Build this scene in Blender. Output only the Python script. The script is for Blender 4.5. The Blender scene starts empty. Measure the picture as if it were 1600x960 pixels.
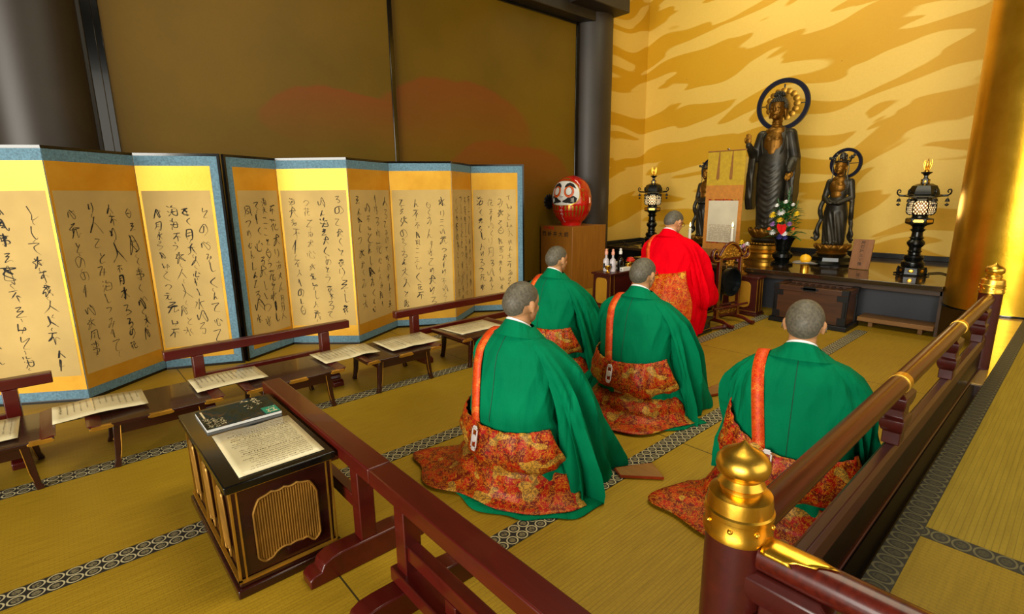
import bpy, bmesh, math, random
import numpy as np
from mathutils import Vector, Matrix, Quaternion
PI = math.pi
S = bpy.context.scene
C = S.collection
# ------------------------------------------------------------------ camera
F_PX, PITCH, ROLL, YAW, CAM_H = 804.25, 0.214868, 0.0111452, 0.846162, 1.40
fw = Vector((math.cos(YAW)*math.cos(PITCH), math.sin(YAW)*math.cos(PITCH), -math.sin(PITCH)))
rt = fw.cross(Vector((0, 0, 1))).normalized()
dn = fw.cross(rt)
rt2 = math.cos(ROLL)*rt + math.sin(ROLL)*dn
dn2 = -math.sin(ROLL)*rt + math.cos(ROLL)*dn
cam_d = bpy.data.cameras.new('camera'); cam = bpy.data.objects.new('camera', cam_d); C.objects.link(cam)
m = Matrix((rt2, -dn2, -fw)).transposed().to_4x4(); m.translation = Vector((0, 0, CAM_H))
cam.matrix_world = m
cam_d.sensor_width = 36; cam_d.lens = F_PX*36/1600; cam_d.clip_start = .02; cam_d.clip_end = 100
S.camera = cam
# ------------------------------------------------------------------ view, world and lights
S.view_settings.view_transform = 'Standard'; S.view_settings.look = 'None'
S.view_settings.gamma = 1; S.view_settings.use_curve_mapping = False
S.view_settings.exposure = 0.0
W = bpy.data.worlds.new('world'); S.world = W; W.use_nodes = True
W.node_tree.nodes['Background'].inputs[0].default_value = (1.0, .9, .7, 1)
W.node_tree.nodes['Background'].inputs[1].default_value = .075
def area(name, loc, target, sx, sy, power, col):
    d = bpy.data.lights.new(name, 'AREA'); d.shape = 'RECTANGLE'; d.size = sx; d.size_y = sy; d.energy = power; d.color = col
    o = bpy.data.objects.new(name, d); C.objects.link(o); o.location = loc
    o.rotation_euler = (Vector(target)-Vector(loc)).to_track_quat('-Z', 'Y').to_euler(); return o
area('daylight_entrance', (-8.6, -1.2, 2.6), (3, 3.2, .8), 7.0, 4.2, 1750, (1, .955, .85))      # open entrance behind the camera, to the west
area('daylight_side', (2.6, -4.0, 2.6), (3.5, 3, .6), 6.0, 3.0, 125, (1, .94, .80))          # open side of the hall
area('altar_downlight', (6.5, 3.1, 4.9), (7.9, 3.0, 2.3), 3.6, .5, 60, (1, .91, .60))       # row of lamps over the altar
area('hall_overhead_fill', (2.6, .9, 4.9), (2.6, .9, 0), 3.4, 1.6, 150, (1, .88, .62))  # added overhead fill that brightens the hall floor and robes; stands for no lamp

# ------------------------------------------------------------------ helpers
def lin(c):
    return tuple(((x/255)/12.92 if x/255 <= .04045 else ((x/255+.055)/1.055)**2.4) for x in c[:3]) + (1,)
class MB:
    def __init__(s): s.v = []; s.f = []
    def add(s, vs, fs):
        o = len(s.v); s.v += [tuple(v) for v in vs]; s.f += [tuple(i+o for i in f) for f in fs]; return s
    def box(s, c, d, rot=None):
        x, y, z = d[0]/2, d[1]/2, d[2]/2
        vs = [Vector((sx*x, sy*y, sz*z)) for sx in (-1, 1) for sy in (-1, 1) for sz in (-1, 1)]
        if rot is not None: vs = [rot @ v for v in vs]
        return s.add([v+Vector(c) for v in vs], [(0, 1, 3, 2), (4, 6, 7, 5), (0, 4, 5, 1), (2, 3, 7, 6), (0, 2, 6, 4), (1, 5, 7, 3)])
    def mm(s, a, b): return s.box([(a[i]+b[i])/2 for i in range(3)], [abs(b[i]-a[i]) for i in range(3)])
    def loft(s, rings, cap0=True, cap1=True, closed=True):
        n = len(rings[0]); vs = [p for r in rings for p in r]; fs = []
        for i in range(len(rings)-1):
            for j in range(n if closed else n-1):
                k = (j+1) % n; fs.append((i*n+j, i*n+k, (i+1)*n+k, (i+1)*n+j))
        if cap0: fs.append(tuple(range(n))[::-1])
        if cap1: fs.append(tuple((len(rings)-1)*n+j for j in range(n)))
        return s.add(vs, fs)
    def lathe(s, prof, c=(0, 0, 0), n=24, rot=None, ph=0.0, cap=True):
        rings = []
        for r, z in prof:
            ring = [Vector((r*math.cos(2*PI*j/n+ph), r*math.sin(2*PI*j/n+ph), z)) for j in range(n)]
            if rot is not None: ring = [rot @ p for p in ring]
            rings.append([p+Vector(c) for p in ring])
        return s.loft(rings, cap, cap)
    def tube(s, pts, r, n=8, cap=True, sq=None):
        pts = [Vector(p) for p in pts]; rings = []; up = None
        for i, p in enumerate(pts):
            t = (pts[min(i+1, len(pts)-1)]-pts[max(i-1, 0)])
            if t.length < 1e-9: t = Vector((0, 0, 1))
            t.normalize()
            if up is None:
                up = Vector((0, 0, 1)) if abs(t.z) < .9 else Vector((1, 0, 0))
            a = t.cross(up)
            if a.length < 1e-6: a = t.orthogonal()
            a.normalize(); b = a.cross(t); up = b
            ri = r[i] if isinstance(r, (list, tuple)) else r
            if sq: rings.append([p+a*sx*ri+b*sy*ri*sq for sx, sy in ((1, 1), (-1, 1), (-1, -1), (1, -1))])
            else: rings.append([p+a*ri*math.cos(2*PI*j/n)+b*ri*math.sin(2*PI*j/n) for j in range(n)])
        return s.loft(rings, cap, cap)
    def ell(s, c, rad, nu=16, nv=10, rot=None):
        rings = []
        for i in range(1, nv):
            t = PI*i/nv-PI/2
            ring = [Vector((rad[0]*math.cos(t)*math.cos(2*PI*j/nu), rad[1]*math.cos(t)*math.sin(2*PI*j/nu), rad[2]*math.sin(t))) for j in range(nu)]
            if rot is not None: ring = [rot @ p for p in ring]
            rings.append([p+Vector(c) for p in ring])
        return s.loft(rings)
    def prism(s, poly, h0, h1, fn):
        """poly (a,b) extruded from h0 to h1; fn(a,b,h) gives the point"""
        n = len(poly)
        return s.loft([[fn(a, b, h) for a, b in poly] for h in (h0, h1)])
    def grid(s, rows, closed=False): return s.loft(rows, False, False, closed)
    def build(s, name, mt, parent=None, bevel=0, ang=38, solid=0, loc=None, subd=0, flat=False):
        me = bpy.data.meshes.new(name); me.from_pydata(s.v, [], s.f)
        bm = bmesh.new(); bm.from_mesh(me); bmesh.ops.recalc_face_normals(bm, faces=bm.faces[:]); bm.to_mesh(me); bm.free()
        if not flat:
            me.polygons.foreach_set('use_smooth', [True]*len(me.polygons))
            me.set_sharp_from_angle(angle=math.radians(ang))
        me.materials.append(mt)
        o = bpy.data.objects.new(name, me); C.objects.link(o)
        if parent: o.parent = parent
        if loc: o.location = loc
        if solid:
            q = o.modifiers.new('solid', 'SOLIDIFY'); q.thickness = solid; q.offset = 0
        if subd:
            q = o.modifiers.new('sub', 'SUBSURF'); q.levels = subd; q.render_levels = subd
        if bevel:
            q = o.modifiers.new('bevel', 'BEVEL'); q.width = bevel; q.segments = 2; q.limit_method = 'ANGLE'; q.angle_limit = math.radians(40)
        return o
def tag(o, label, cat, group=None, kind=None):
    o['label'] = label; o['category'] = cat
    if group: o['group'] = group
    if kind: o['kind'] = kind
    return o
def struct(o, label=None):
    o['kind'] = 'structure'
    if label: o['label'] = label
    return o
def thing(name, label, cat, loc=(0, 0, 0), rz=0, group=None):
    o = bpy.data.objects.new(name, None); C.objects.link(o); o.empty_display_size = .1
    o.location = loc; o.rotation_euler = (0, 0, rz); return tag(o, label, cat, group)
def copy_tree(o, parent=None):
    c = o.copy(); C.objects.link(c)
    if parent: c.parent = parent
    for ch in list(o.children): copy_tree(ch, c)
    return c
def Rx(a): return Matrix.Rotation(a, 3, 'X')
def Ry(a): return Matrix.Rotation(a, 3, 'Y')
def Rz(a): return Matrix.Rotation(a, 3, 'Z')
def catmull(pts, k=6):
    P = [np.array(p, float) for p in pts]; P = [2*P[0]-P[1]]+P+[2*P[-1]-P[-2]]; out = []
    for i in range(1, len(P)-2):
        for j in range(k):
            t = j/k; a, b, c, d = P[i-1:i+3]
            out.append(.5*((2*b)+(c-a)*t+(2*a-5*b+4*c-d)*t*t+(3*b-a-3*c+d)*t**3))
    out.append(P[-2]); return out
def interp(tab, z):
    """tab rows sorted by first column; linear-smooth interpolation"""
    if z <= tab[0][0]: return tab[0][1:]
    for a, b in zip(tab, tab[1:]):
        if z <= b[0]:
            t = (z-a[0])/(b[0]-a[0]); return [x+(y-x)*t for x, y in zip(a[1:], b[1:])]
    return tab[-1][1:]

# ------------------------------------------------------------------ materials
class N:
    """small node builder"""
    def __init__(s, name):
        s.m = bpy.data.materials.new(name); s.m.use_nodes = True; s.t = s.m.node_tree
        s.b = s.t.nodes['Principled BSDF']; s.L = s.t.links
    def n(s, typ, **kw):
        q = s.t.nodes.new(typ)
        for k, v in kw.items(): setattr(q, k, v)
        return q
    def inp(s, q, i, v):
        if v is None: return
        if hasattr(v, 'links') or isinstance(v, bpy.types.NodeSocket): s.L.new(v, q.inputs[i])
        else: q.inputs[i].default_value = v
    def math(s, op, a, b=None, c=None):
        q = s.n('ShaderNodeMath', operation=op)
        for i, v in enumerate((a, b, c)): s.inp(q, i, v)
        return q.outputs[0]
    def obj(s): return s.n('ShaderNodeTexCoord').outputs['Object']
    def pos(s): return s.n('ShaderNodeNewGeometry').outputs['Position']
    def sep(s, v):
        q = s.n('ShaderNodeSeparateXYZ'); s.inp(q, 0, v); return q.outputs
    def comb(s, x, y, z):
        q = s.n('ShaderNodeCombineXYZ')
        for i, v in enumerate((x, y, z)): s.inp(q, i, v)
        return q.outputs[0]
    def scale(s, v, k):
        q = s.n('ShaderNodeVectorMath', operation='MULTIPLY'); s.inp(q, 0, v); q.inputs[1].default_value = k; return q.outputs[0]
    def noise(s, v, sc, det=3, rough=.5, dist=0):
        q = s.n('ShaderNodeTexNoise'); s.inp(q, 'Vector', v); q.inputs['Scale'].default_value = sc; q.inputs['Detail'].default_value = det
        q.inputs['Roughness'].default_value = rough; q.inputs['Distortion'].default_value = dist; return q.outputs[0]
    def vor(s, v, sc, feat='F1', out='Distance'):
        q = s.n('ShaderNodeTexVoronoi', feature=feat); s.inp(q, 'Vector', v); q.inputs['Scale'].default_value = sc; return q.outputs[out]
    def ramp(s, f, stops, mode='LINEAR'):
        q = s.n('ShaderNodeValToRGB'); s.inp(q, 0, f); r = q.color_ramp; r.interpolation = mode
        while len(r.elements) < len(stops): r.elements.new(.5)
        for e, (p, c) in zip(r.elements, stops):
            e.position = p; e.color = lin(c) if max(c) > 1.001 or len(c) == 3 else c
        return q.outputs[0]
    def mix(s, f, a, b, mode='MIX'):
        q = s.n('ShaderNodeMix', data_type='RGBA', blend_type=mode); s.inp(q, 0, f)
        s.inp(q, 6, lin(a) if isinstance(a, tuple) else a); s.inp(q, 7, lin(b) if isinstance(b, tuple) else b); return q.outputs[2]
    def bump(s, h, st=.3, d=.005):
        q = s.n('ShaderNodeBump'); q.inputs['Strength'].default_value = st; q.inputs['Distance'].default_value = d; s.inp(q, 'Height', h)
        s.L.new(q.outputs[0], s.b.inputs['Normal']); return q
    def set(s, **kw):
        names = dict(col='Base Color', rough='Roughness', metal='Metallic', coat='Coat Weight', coatr='Coat Roughness', spec='Specular IOR Level', sheen='Sheen Weight', em='Emission Color', ems='Emission Strength', trans='Transmission Weight', ss='Subsurface Weight')
        for k, v in kw.items():
            if isinstance(v, tuple) and k in ('col', 'em'): v = lin(v)
            s.inp(s.b, names[k], v)
        return s.m
def pm(name, col, rough=.5, metal=0, var=.12, vs=9, bump=0, bs=60, crease=0, **kw):
    a = N(name); p = a.obj(); nz = a.noise(p, vs, 4)
    if crease: a.bump(a.math('ADD', a.math('MULTIPLY', a.noise(p, bs, 3), .04), a.noise(a.scale(p, (8, 8, 2.2)), 1, 2.5, .5, .8)), crease, .06); bump = 0
    lo = tuple(max(0, x*(1-var)) for x in col); hi = tuple(min(255, x*(1+var)) for x in col)
    if bump: a.bump(a.noise(p, bs, 4), bump, .002)
    return a.set(col=a.ramp(nz, [(.3, lo), (.7, hi)]), rough=rough, metal=metal, **kw)

def mat_tatami(name, c0, c1, rib, seam=None):
    a = N(name); P = a.pos(); x, y, z = a.sep(P)
    big = a.noise(P, .9, 3); fine = a.noise(a.scale(P, (6, 90, 1)), 1, 3)
    u, v = (y, x) if rib == 'x' else (x, y)
    row = a.math('FRACT', a.math('DIVIDE', u, .0155))
    rowi = a.math('FLOOR', a.math('DIVIDE', u, .0155))
    off = a.math('MULTIPLY', a.math('MODULO', rowi, 2), .5)
    cell = a.math('FRACT', a.math('ADD', a.math('DIVIDE', v, .031), off))
    g1 = a.math('LESS_THAN', row, .14); g2 = a.math('LESS_THAN', cell, .07)
    grv = a.math('MAXIMUM', g1, a.math('MULTIPLY', g2, .6))
    tone = a.math('ADD', a.math('MULTIPLY', big, .55), a.math('MULTIPLY', fine, .45))
    col = a.ramp(tone, [(.32, c0), (.68, c1)])
    col = a.mix(a.math('MULTIPLY', grv, .34), col, tuple(k*.45 for k in c0))
    if seam:
        d = a.math('ABSOLUTE', a.math('SUBTRACT', a.math('FRACT', a.math('ADD', a.math('DIVIDE', a.math('SUBTRACT', x, 2.52), 1.9), .5)), .5))
        col = a.mix(a.math('LESS_THAN', d, .0018), col, (52, 42, 12))
    a.bump(a.math('SUBTRACT', 1, grv), .25, .002)
    return a.set(col=col, rough=.52, spec=.4)
def mat_rings(name, pitch, rows, dark, light, inner, axis='x'):
    """woven tatami border: rows of linked rings"""
    a = N(name); x, y, z = a.sep(a.obj())
    if axis == 'y': x, y = y, x
    cx = a.math('SUBTRACT', a.math('FRACT', a.math('DIVIDE', x, pitch)), .5)
    cy = a.math('SUBTRACT', a.math('FRACT', a.math('DIVIDE', y, rows)), .5)
    r = a.math('SQRT', a.math('ADD', a.math('MULTIPLY', cx, cx), a.math('MULTIPLY', cy, cy)))
    ring = a.math('MULTIPLY', a.math('GREATER_THAN', r, .375), a.math('LESS_THAN', r, .478))
    disc = a.math('LESS_THAN', r, .25)
    nz = a.noise(a.obj(), 160, 2)
    col = a.mix(a.math('MULTIPLY', disc, a.math('GREATER_THAN', nz, .42)), dark, inner)
    col = a.mix(ring, col, light)
    return a.set(col=col, rough=.7)
def mat_wall():
    a = N('gold_cloud_wallpaper'); P = a.pos(); x, y, z = a.sep(P)
    u = a.math('SUBTRACT', y, a.math('MULTIPLY', x, .9))
    w1 = a.noise(a.comb(a.math('MULTIPLY', u, .55), 0, a.math('MULTIPLY', z, .5)), 1.0, 1)
    v = a.math('ADD', a.math('ADD', z, a.math('MULTIPLY', u, .16)), a.math('MULTIPLY', w1, .9))
    big = a.noise(a.comb(a.math('ADD', a.math('MULTIPLY', u, .62), a.math('MULTIPLY', w1, .8)), 3.1, a.math('MULTIPLY', v, 3.4)), 1.0, 1.6, .5, .25)
    cloud = a.ramp(big, [(.49, (0, 0, 0)), (.505, (255, 255, 255))])
    fine = a.noise(P, 42, 4, .7); mott = a.noise(P, 1.1, 3)
    lo = a.mix(mott, (194, 144, 6), (208, 158, 14)); hi = a.mix(mott, (218, 180, 78), (227, 191, 92))
    col = a.mix(cloud, lo, hi)
    col = a.mix(a.math('MULTIPLY', fine, .22), col, (150, 100, 20))
    sp = a.math('LESS_THAN', a.vor(P, 3.2), .022)
    col = a.mix(a.math('MULTIPLY', sp, .8), col, (70, 45, 10))
    return a.set(col=col, rough=.55, metal=.12)
def mat_fusuma():
    a = N('painted_sliding_door_paper'); P = a.pos(); x, y, z = a.sep(P)
    wob = a.math('MULTIPLY', a.math('SUBTRACT', a.noise(P, 1.3, 3), .5), .35)
    fine = a.noise(P, 30, 4, .7)
    tot = None
    for cx, cz, rx, rz in ((2.6, 2.2, .95, .32), (4.15, 2.25, 1.3, .58), (5.05, 1.55, 1.25, .6)):
        dx = a.math('DIVIDE', a.math('SUBTRACT', x, cx), rx); dz = a.math('DIVIDE', a.math('SUBTRACT', a.math('ADD', z, wob), cz), rz)
        d = a.math('ADD', a.math('MULTIPLY', dx, dx), a.math('MULTIPLY', dz, dz))
        q = a.n('ShaderNodeMapRange'); a.inp(q, 0, d); q.inputs[1].default_value = 1.0; q.inputs[2].default_value = .86; q.inputs[3].default_value = 0; q.inputs[4].default_value = 1
        up = a.n('ShaderNodeMapRange'); a.inp(up, 0, dz); up.inputs[1].default_value = -.9; up.inputs[2].default_value = .9
        h = a.math('MULTIPLY', q.outputs[0], up.outputs[0])
        tot = h if tot is None else a.math('MAXIMUM', tot, h)
    base = a.ramp(a.noise(P, .8, 4), [(.3, (96, 72, 0)), (.7, (116, 86, 4))])
    col = a.mix(a.math('MULTIPLY', tot, .9), base, (126, 64, 12))
    col = a.mix(a.math('MULTIPLY', fine, .25), col, (60, 44, 8))
    return a.set(col=col, rough=.5, spec=.3)
def mat_goldleaf(name, c0, c1, rough=.32, metal=.9):
    a = N(name); P = a.obj(); nz = a.noise(P, 3, 5, .6); f = a.noise(P, 60, 3)
    a.bump(f, .12, .003)
    r = a.n('ShaderNodeMapRange'); a.inp(r, 0, nz); r.inputs[3].default_value = rough*.8; r.inputs[4].default_value = rough*1.3
    return a.set(col=a.ramp(nz, [(.3, c0), (.7, c1)]), rough=r.outputs[0], metal=metal)
def mat_brocade(name, ground, g2, gold, cream, patch, sc=34, band=9.0):
    a = N(name); P = a.obj()
    warp = a.noise(P, sc*.55, 2); big = a.noise(P, 5.5, 2); v = a.vor(P, sc, 'SMOOTH_F1')
    scroll = a.noise(P, sc, 3, .6, 2.2)
    col = a.mix(a.math('GREATER_THAN', warp, .5), ground, g2)
    s1 = a.math('MULTIPLY', a.math('GREATER_THAN', scroll, .525), a.math('LESS_THAN', scroll, .585))
    col = a.mix(s1, col, gold)
    s2 = a.math('GREATER_THAN', scroll, .69)
    col = a.mix(s2, col, cream)
    pz = a.noise(a.scale(P, (1, 1, 1.8)), band, 1)
    pk = a.ramp(pz, [(.61, (0, 0, 0)), (.625, (255, 255, 255))])
    pc = a.mix(a.math('GREATER_THAN', scroll, .5), patch, cream)
    col = a.mix(pk, col, pc)
    a.bump(scroll, .35, .002)
    return a.set(col=col, rough=.5, metal=.08, spec=.3)
def mat_wood(name, c0, c1, ax=(1, 14, 14), rough=.4, sc=2.0, coat=0):
    a = N(name); P = a.obj(); g = a.noise(a.scale(P, ax), sc, 5, .6, .6)
    a.bump(g, .08, .002)
    return a.set(col=a.ramp(g, [(.3, c0), (.7, c1)]), rough=rough, coat=coat)
def mat_rope_rail():
    """lacquered rail, warm wood grain shows in the polish"""
    a = N('red_brown_lacquer_rail'); P = a.obj(); g = a.noise(a.scale(P, (1, 30, 30)), 3, 4)
    return a.set(col=a.ramp(g, [(.3, (58, 13, 7)), (.7, (84, 24, 11))]), rough=.3, spec=.3, coat=.12, coatr=.1)
def mat_lantern():
    a = N('lit_lattice_pane'); P = a.obj(); x, y, z = a.sep(P)
    th = a.math('ARCTAN2', y, x); s = .036
    p = a.math('MULTIPLY', th, .19)
    q1 = a.math('SUBTRACT', a.math('FRACT', a.math('DIVIDE', a.math('ADD', p, z), s*1.4)), .5)
    q2 = a.math('SUBTRACT', a.math('FRACT', a.math('DIVIDE', a.math('SUBTRACT', p, z), s*1.4)), .5)
    r = a.math('ADD', a.math('MULTIPLY', q1, q1), a.math('MULTIPLY', q2, q2))
    hole = a.math('LESS_THAN', r, .10)
    col = a.mix(hole, (90, 46, 8), (255, 230, 175))
    e = a.math('MULTIPLY', a.math('ADD', a.math('MULTIPLY', hole, .96), .03), 1.05)
    return a.set(col=col, em=col, ems=e, rough=.5)
M = {}
M['tatami'] = mat_tatami('tatami_straw', (142, 110, 10), (177, 142, 28), 'x', True)
M['tatami_raised'] = mat_tatami('tatami_straw_pale', (114, 94, 14), (144, 122, 32), 'x')
M['tatami_cross'] = mat_tatami('tatami_straw_cross', (112, 90, 6), (140, 114, 20), 'y')
M['rings'] = mat_rings('ring_border_weave', .0545, .0525, (20, 18, 15), (188, 176, 134), (116, 106, 74))
M['rings_dark'] = mat_rings('dark_ring_border_weave', .05, .069, (34, 32, 22), (88, 82, 52), (60, 56, 34))
M['rings_dark_y'] = mat_rings('dark_ring_border_weave_cross', .05, .069, (34, 32, 22), (92, 86, 54), (60, 56, 34), 'y')
M['wall'] = mat_wall(); M['fusuma'] = mat_fusuma()
M['gold_pillar'] = mat_goldleaf('gold_leaf_pillar', (214, 160, 30), (240, 190, 60), .3, .95)
M['brass'] = mat_goldleaf('polished_brass', (222, 166, 48), (242, 194, 80), .3, 1)
M['drum_gold'] = mat_goldleaf('drum_gilding', (160, 114, 32), (212, 160, 56), .3, .9)
M['old_gold'] = mat_goldleaf('old_gilding', (120, 84, 26), (190, 140, 50), .38, .9)
M['gilt'] = pm('gilt_paint', (186, 136, 42), .35, .7); M['gilt_dark'] = pm('dull_gilt_paint', (150, 108, 40), .4, .55)
M['gold_field'] = mat_goldleaf('gold_leaf_paper', (206, 150, 34), (226, 174, 58), .42, .55)
M['black'] = pm('black_lacquer', (12, 11, 9), .14, 0, .2, coat=.1)
M['black_matte'] = pm('black_iron', (20, 20, 20), .45, .3, .2)
M['bronze_black'] = pm('black_bronze', (16, 18, 17), .24, .5, .25, bump=.1)
M['pillar'] = pm('dark_lacquered_pillar', (42, 33, 23), .5, .0, .15, 2)
M['beam'] = pm('dark_beam', (34, 27, 18), .5, 0, .15)
M['red_lacquer'] = mat_wood('dark_red_lacquer', (66, 11, 6), (82, 17, 9), (1, 6, 6), .3, 3, .15)
M['red_orange'] = mat_wood('orange_red_lacquer', (120, 30, 8), (140, 38, 12), (1, 6, 6), .26, 3, .3)
M['maroon'] = mat_wood('maroon_lacquer', (54, 13, 8), (70, 18, 11), (1, 8, 8), .36, 3, .05)
M['rail'] = mat_rope_rail()
M['desk'] = mat_wood('dark_brown_lacquer', (36, 10, 5), (50, 15, 8), (3, 12, 12), .22, 2, .25)
M['brocade_blue'] = pm('blue_grey_brocade', (92, 128, 146), .8, 0, .14, 70)
M['paper_tan'] = pm('aged_paper', (192, 162, 96), .8, 0, .05, 3)
M['ink'] = pm('black_ink', (24, 21, 17), .8, 0, .1)
M['paper'] = pm('printed_sheet', (214, 200, 158), .4, 0, .03, 5, coat=.3)
M['print'] = pm('grey_print', (96, 84, 62), .6)
M['green'] = pm('green_silk', (0, 112, 72), .75, 0, .06, 4, bs=220, crease=.5, spec=.05)
M['green_dark'] = pm('green_seam', (0, 66, 40), .7)
M['red'] = pm('scarlet_silk', (226, 0, 20), .75, 0, .05, 4, bs=200, crease=.5, spec=.04)
M['white'] = pm('white_cotton', (232, 232, 228), .8, 0, .03)
M['pale_blue'] = pm('pale_blue_lining', (120, 150, 190), .8)
M['skin'] = pm('skin', (196, 142, 98), .5, 0, .06, 8, ss=.05)
M['stubble'] = pm('shaved_hair', (82, 76, 62), .6, 0, .2, 90, bump=.3, bs=300)
M['brocade'] = mat_brocade('red_gold_brocade', (168, 22, 6), (112, 20, 8), (206, 126, 20), (206, 150, 50), (136, 98, 40), 46)
M['brocade_orange'] = mat_brocade('orange_gold_brocade', (204, 58, 4), (176, 40, 6), (222, 140, 20), (228, 166, 44), (150, 62, 6), 36)
M['strap'] = mat_brocade('orange_red_strap', (216, 58, 10), (196, 44, 10), (222, 110, 26), (228, 130, 44), (216, 58, 10), 90)
M['ivory'] = pm('ivory_white', (226, 216, 214), .45, 0, .04)
M['lens_dark'] = pm('spectacle_frame', (24, 22, 22), .3)
M['statue'] = pm('blackened_bronze', (44, 40, 30), .42, .45, .35, 7, bump=.25, bs=40)
M['statue_gold'] = mat_goldleaf('worn_gilding', (92, 60, 14), (152, 104, 28), .42, .8)
M['blue_halo'] = pm('dark_blue_enamel', (9, 9, 32), .6, spec=.2)
M['daruma_red'] = pm('red_glossy_paint', (186, 18, 12), .16, 0, .1, coat=.5)
M['orange'] = pm('orange_paint', (226, 92, 16), .35)
M['white_paint'] = pm('white_paint', (226, 224, 216), .35, 0, .03)
M['box_wood'] = mat_wood('light_brown_wood', (136, 84, 22), (156, 100, 30), (12, 12, 1), .42, 2.5)
M['red_print'] = pm('red_lettering', (190, 26, 16), .6)
M['altar'] = mat_wood('dark_brown_altar_lacquer', (40, 28, 16), (56, 40, 22), (10, 1, 10), .14, 2, .6)
M['altar_wood'] = mat_wood('dark_altar_wood', (62, 44, 30), (82, 60, 40), (10, 1, 10), .4, 2)
M['kick'] = pm('grey_blue_kick_panel', (58, 60, 66), .6, 0, .1, 3)
M['plank'] = mat_wood('pale_brown_plank', (124, 84, 36), (146, 102, 48), (10, 1, 10), .45, 2)
M['coffer'] = mat_wood('brown_coffer_wood', (60, 35, 17), (82, 48, 23), (10, 1, 10), .4, 2)
M['plaque'] = mat_wood('worn_plaque_wood', (112, 70, 36), (134, 88, 48), (2, 6, 1), .5, 3)
M['lantern_pane'] = mat_lantern()
M['scroll_yellow'] = pm('yellow_scroll_silk', (188, 152, 26), .7, 0, .06, 20)
M['scroll_orange'] = pm('orange_scroll_silk', (190, 122, 40), .7, 0, .06, 20)
M['scroll_brown'] = pm('brown_scroll_silk', (140, 92, 34), .7, 0, .06, 20)
M['scroll_paper'] = pm('scroll_paper', (206, 196, 168), .8, 0, .05, 4)
M['wax'] = pm('candle_wax', (238, 232, 214), .5, 0, .02, ss=.2)
a_ = N('flame'); M['flame'] = a_.set(col=(255, 220, 130), em=(255, 214, 120), ems=9.0)
M['leaf'] = pm('leaf_green', (34, 92, 36), .5, 0, .35, 12)
M['petal_white'] = pm('white_petals', (236, 232, 226), .6); M['petal_yellow'] = pm('yellow_petals', (238, 196, 26), .6)
M['petal_purple'] = pm('purple_petals', (160, 110, 176), .6); M['petal_red'] = pm('red_petals', (206, 24, 24), .4)
M['petal_orange'] = pm('orange_petals', (232, 96, 30), .6); M['petal_navy'] = pm('indigo_petals', (52, 46, 110), .6); M['petal_pink'] = pm('pink_petals', (226, 160, 196), .6)
M['fruit'] = pm('yellow_orange_fruit', (240, 178, 20), .45, 0, .06, 30, bump=.3, bs=140)
M['silver'] = pm('silver_foil', (190, 190, 190), .3, .6)
M['pink'] = pm('pink_stopper', (226, 160, 136), .5)
M['bottle_white'] = pm('white_porcelain', (214, 206, 210), .25)
M['gong'] = pm('dark_gong_bronze', (24, 30, 32), .34, .6, .25, 12)
M['mag_dark'] = N('magazine_photo')
_a = M['mag_dark']; _p = _a.obj(); M['mag_dark'] = _a.set(col=_a.ramp(_a.noise(_p, 9, 3, .6, 1.0), [(.3, (10, 16, 14)), (.46, (46, 48, 30)), (.56, (16, 42, 46)), (.66, (92, 66, 30)), (.75, (20, 22, 18))]), rough=.5, spec=.2)
M['teal'] = pm('teal_print', (0, 130, 104), .35); M['cream_print'] = pm('cream_lettering', (222, 204, 160), .5)
M['cable'] = pm('black_cable', (14, 13, 12), .5)
M['panel_black'] = pm('dark_glossy_panel', (20, 7, 4), .3, 0, .2, spec=.15)
M['pale_floor'] = pm('pale_polished_floor', (176, 136, 56), .22, 0, .08, 6, coat=.3)
M['lip'] = pm('lip_skin', (166, 96, 78), .5)
# ================================================================== THE ROOM
struct(MB().mm((-5, -.2, -.06), (8.6, 5.9, 0)).build('floor', M['tatami'], flat=True), 'straw tatami floor of the hall')
struct(MB().mm((-5, -5, .25), (9.2, .285, .35)).build('floor_raised', M['tatami_raised'], flat=True), 'raised straw tatami walkway')
def strip(name, lo, hi, mt, par=None, label=None):
    o = MB().mm((0, 0, -.002), (hi[0]-lo[0], hi[1]-lo[1], .003)).build(name, mt, par, loc=(lo[0], lo[1], lo[2]), flat=True)
    return struct(o, label)
k = 0
for y0 in (4.222, 3.283, 2.335, 1.383, .435):
    k += 1; strip('trim_%d' % k, (-4.95, y0, 0.0), (8.25 if y0 > 4 else (6.05 if y0 > 1 else 5.0), y0+.105, 0), M['rings'], None, 'ring patterned tatami border')
strip('trim_6', (-4.95, .2175, .35), (5.85, .2845, .35), M['rings_dark'], None, 'dark ring border of the raised walkway')
strip('trim_7', (1.874, -4.9, .35), (1.941, .2175, .35), M['rings_dark_y'], None, 'dark cross border of the raised walkway')
struct(MB().mm((-4.95, -4.95, .349), (1.874, .2845, .352)).build('floor_raised_near', M['tatami_cross'], flat=True), 'near mat of the raised walkway')
MBs = MB().mm((-5, .285, 0), (9.2, .43, .345)).build('trim_8', M['black'], bevel=.004); struct(MBs, 'black lacquered sill under the railing')
struct(MB().mm((3.7, .285, .345), (5.85, .43, .352)).build('trim_9', M['pale_floor'], flat=True), 'pale polished floor strip beside the gold pillar')
struct(MB().mm((-.4, 5.7, 0), (8.6, 5.9, 5.4)).build('wall_left', M['wall'], flat=True), 'gold cloud patterned side wall')
struct(MB().mm((8.3, -5, 0), (8.5, 5.7, 5.4)).build('wall_back', M['wall'], flat=True), 'gold wall with pale drifting cloud pattern')
struct(MB().mm((-5, -5, 5.2), (8.5, 5.9, 5.35)).build('ceiling', M['beam'], flat=True), 'dark wooden ceiling')
struct(MB().mm((8.255, .9, .52), (8.3, 5.7, .585)).build('baseboard_back', M['black_matte'], bevel=.004), 'black skirting at the foot of the gold wall')
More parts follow.
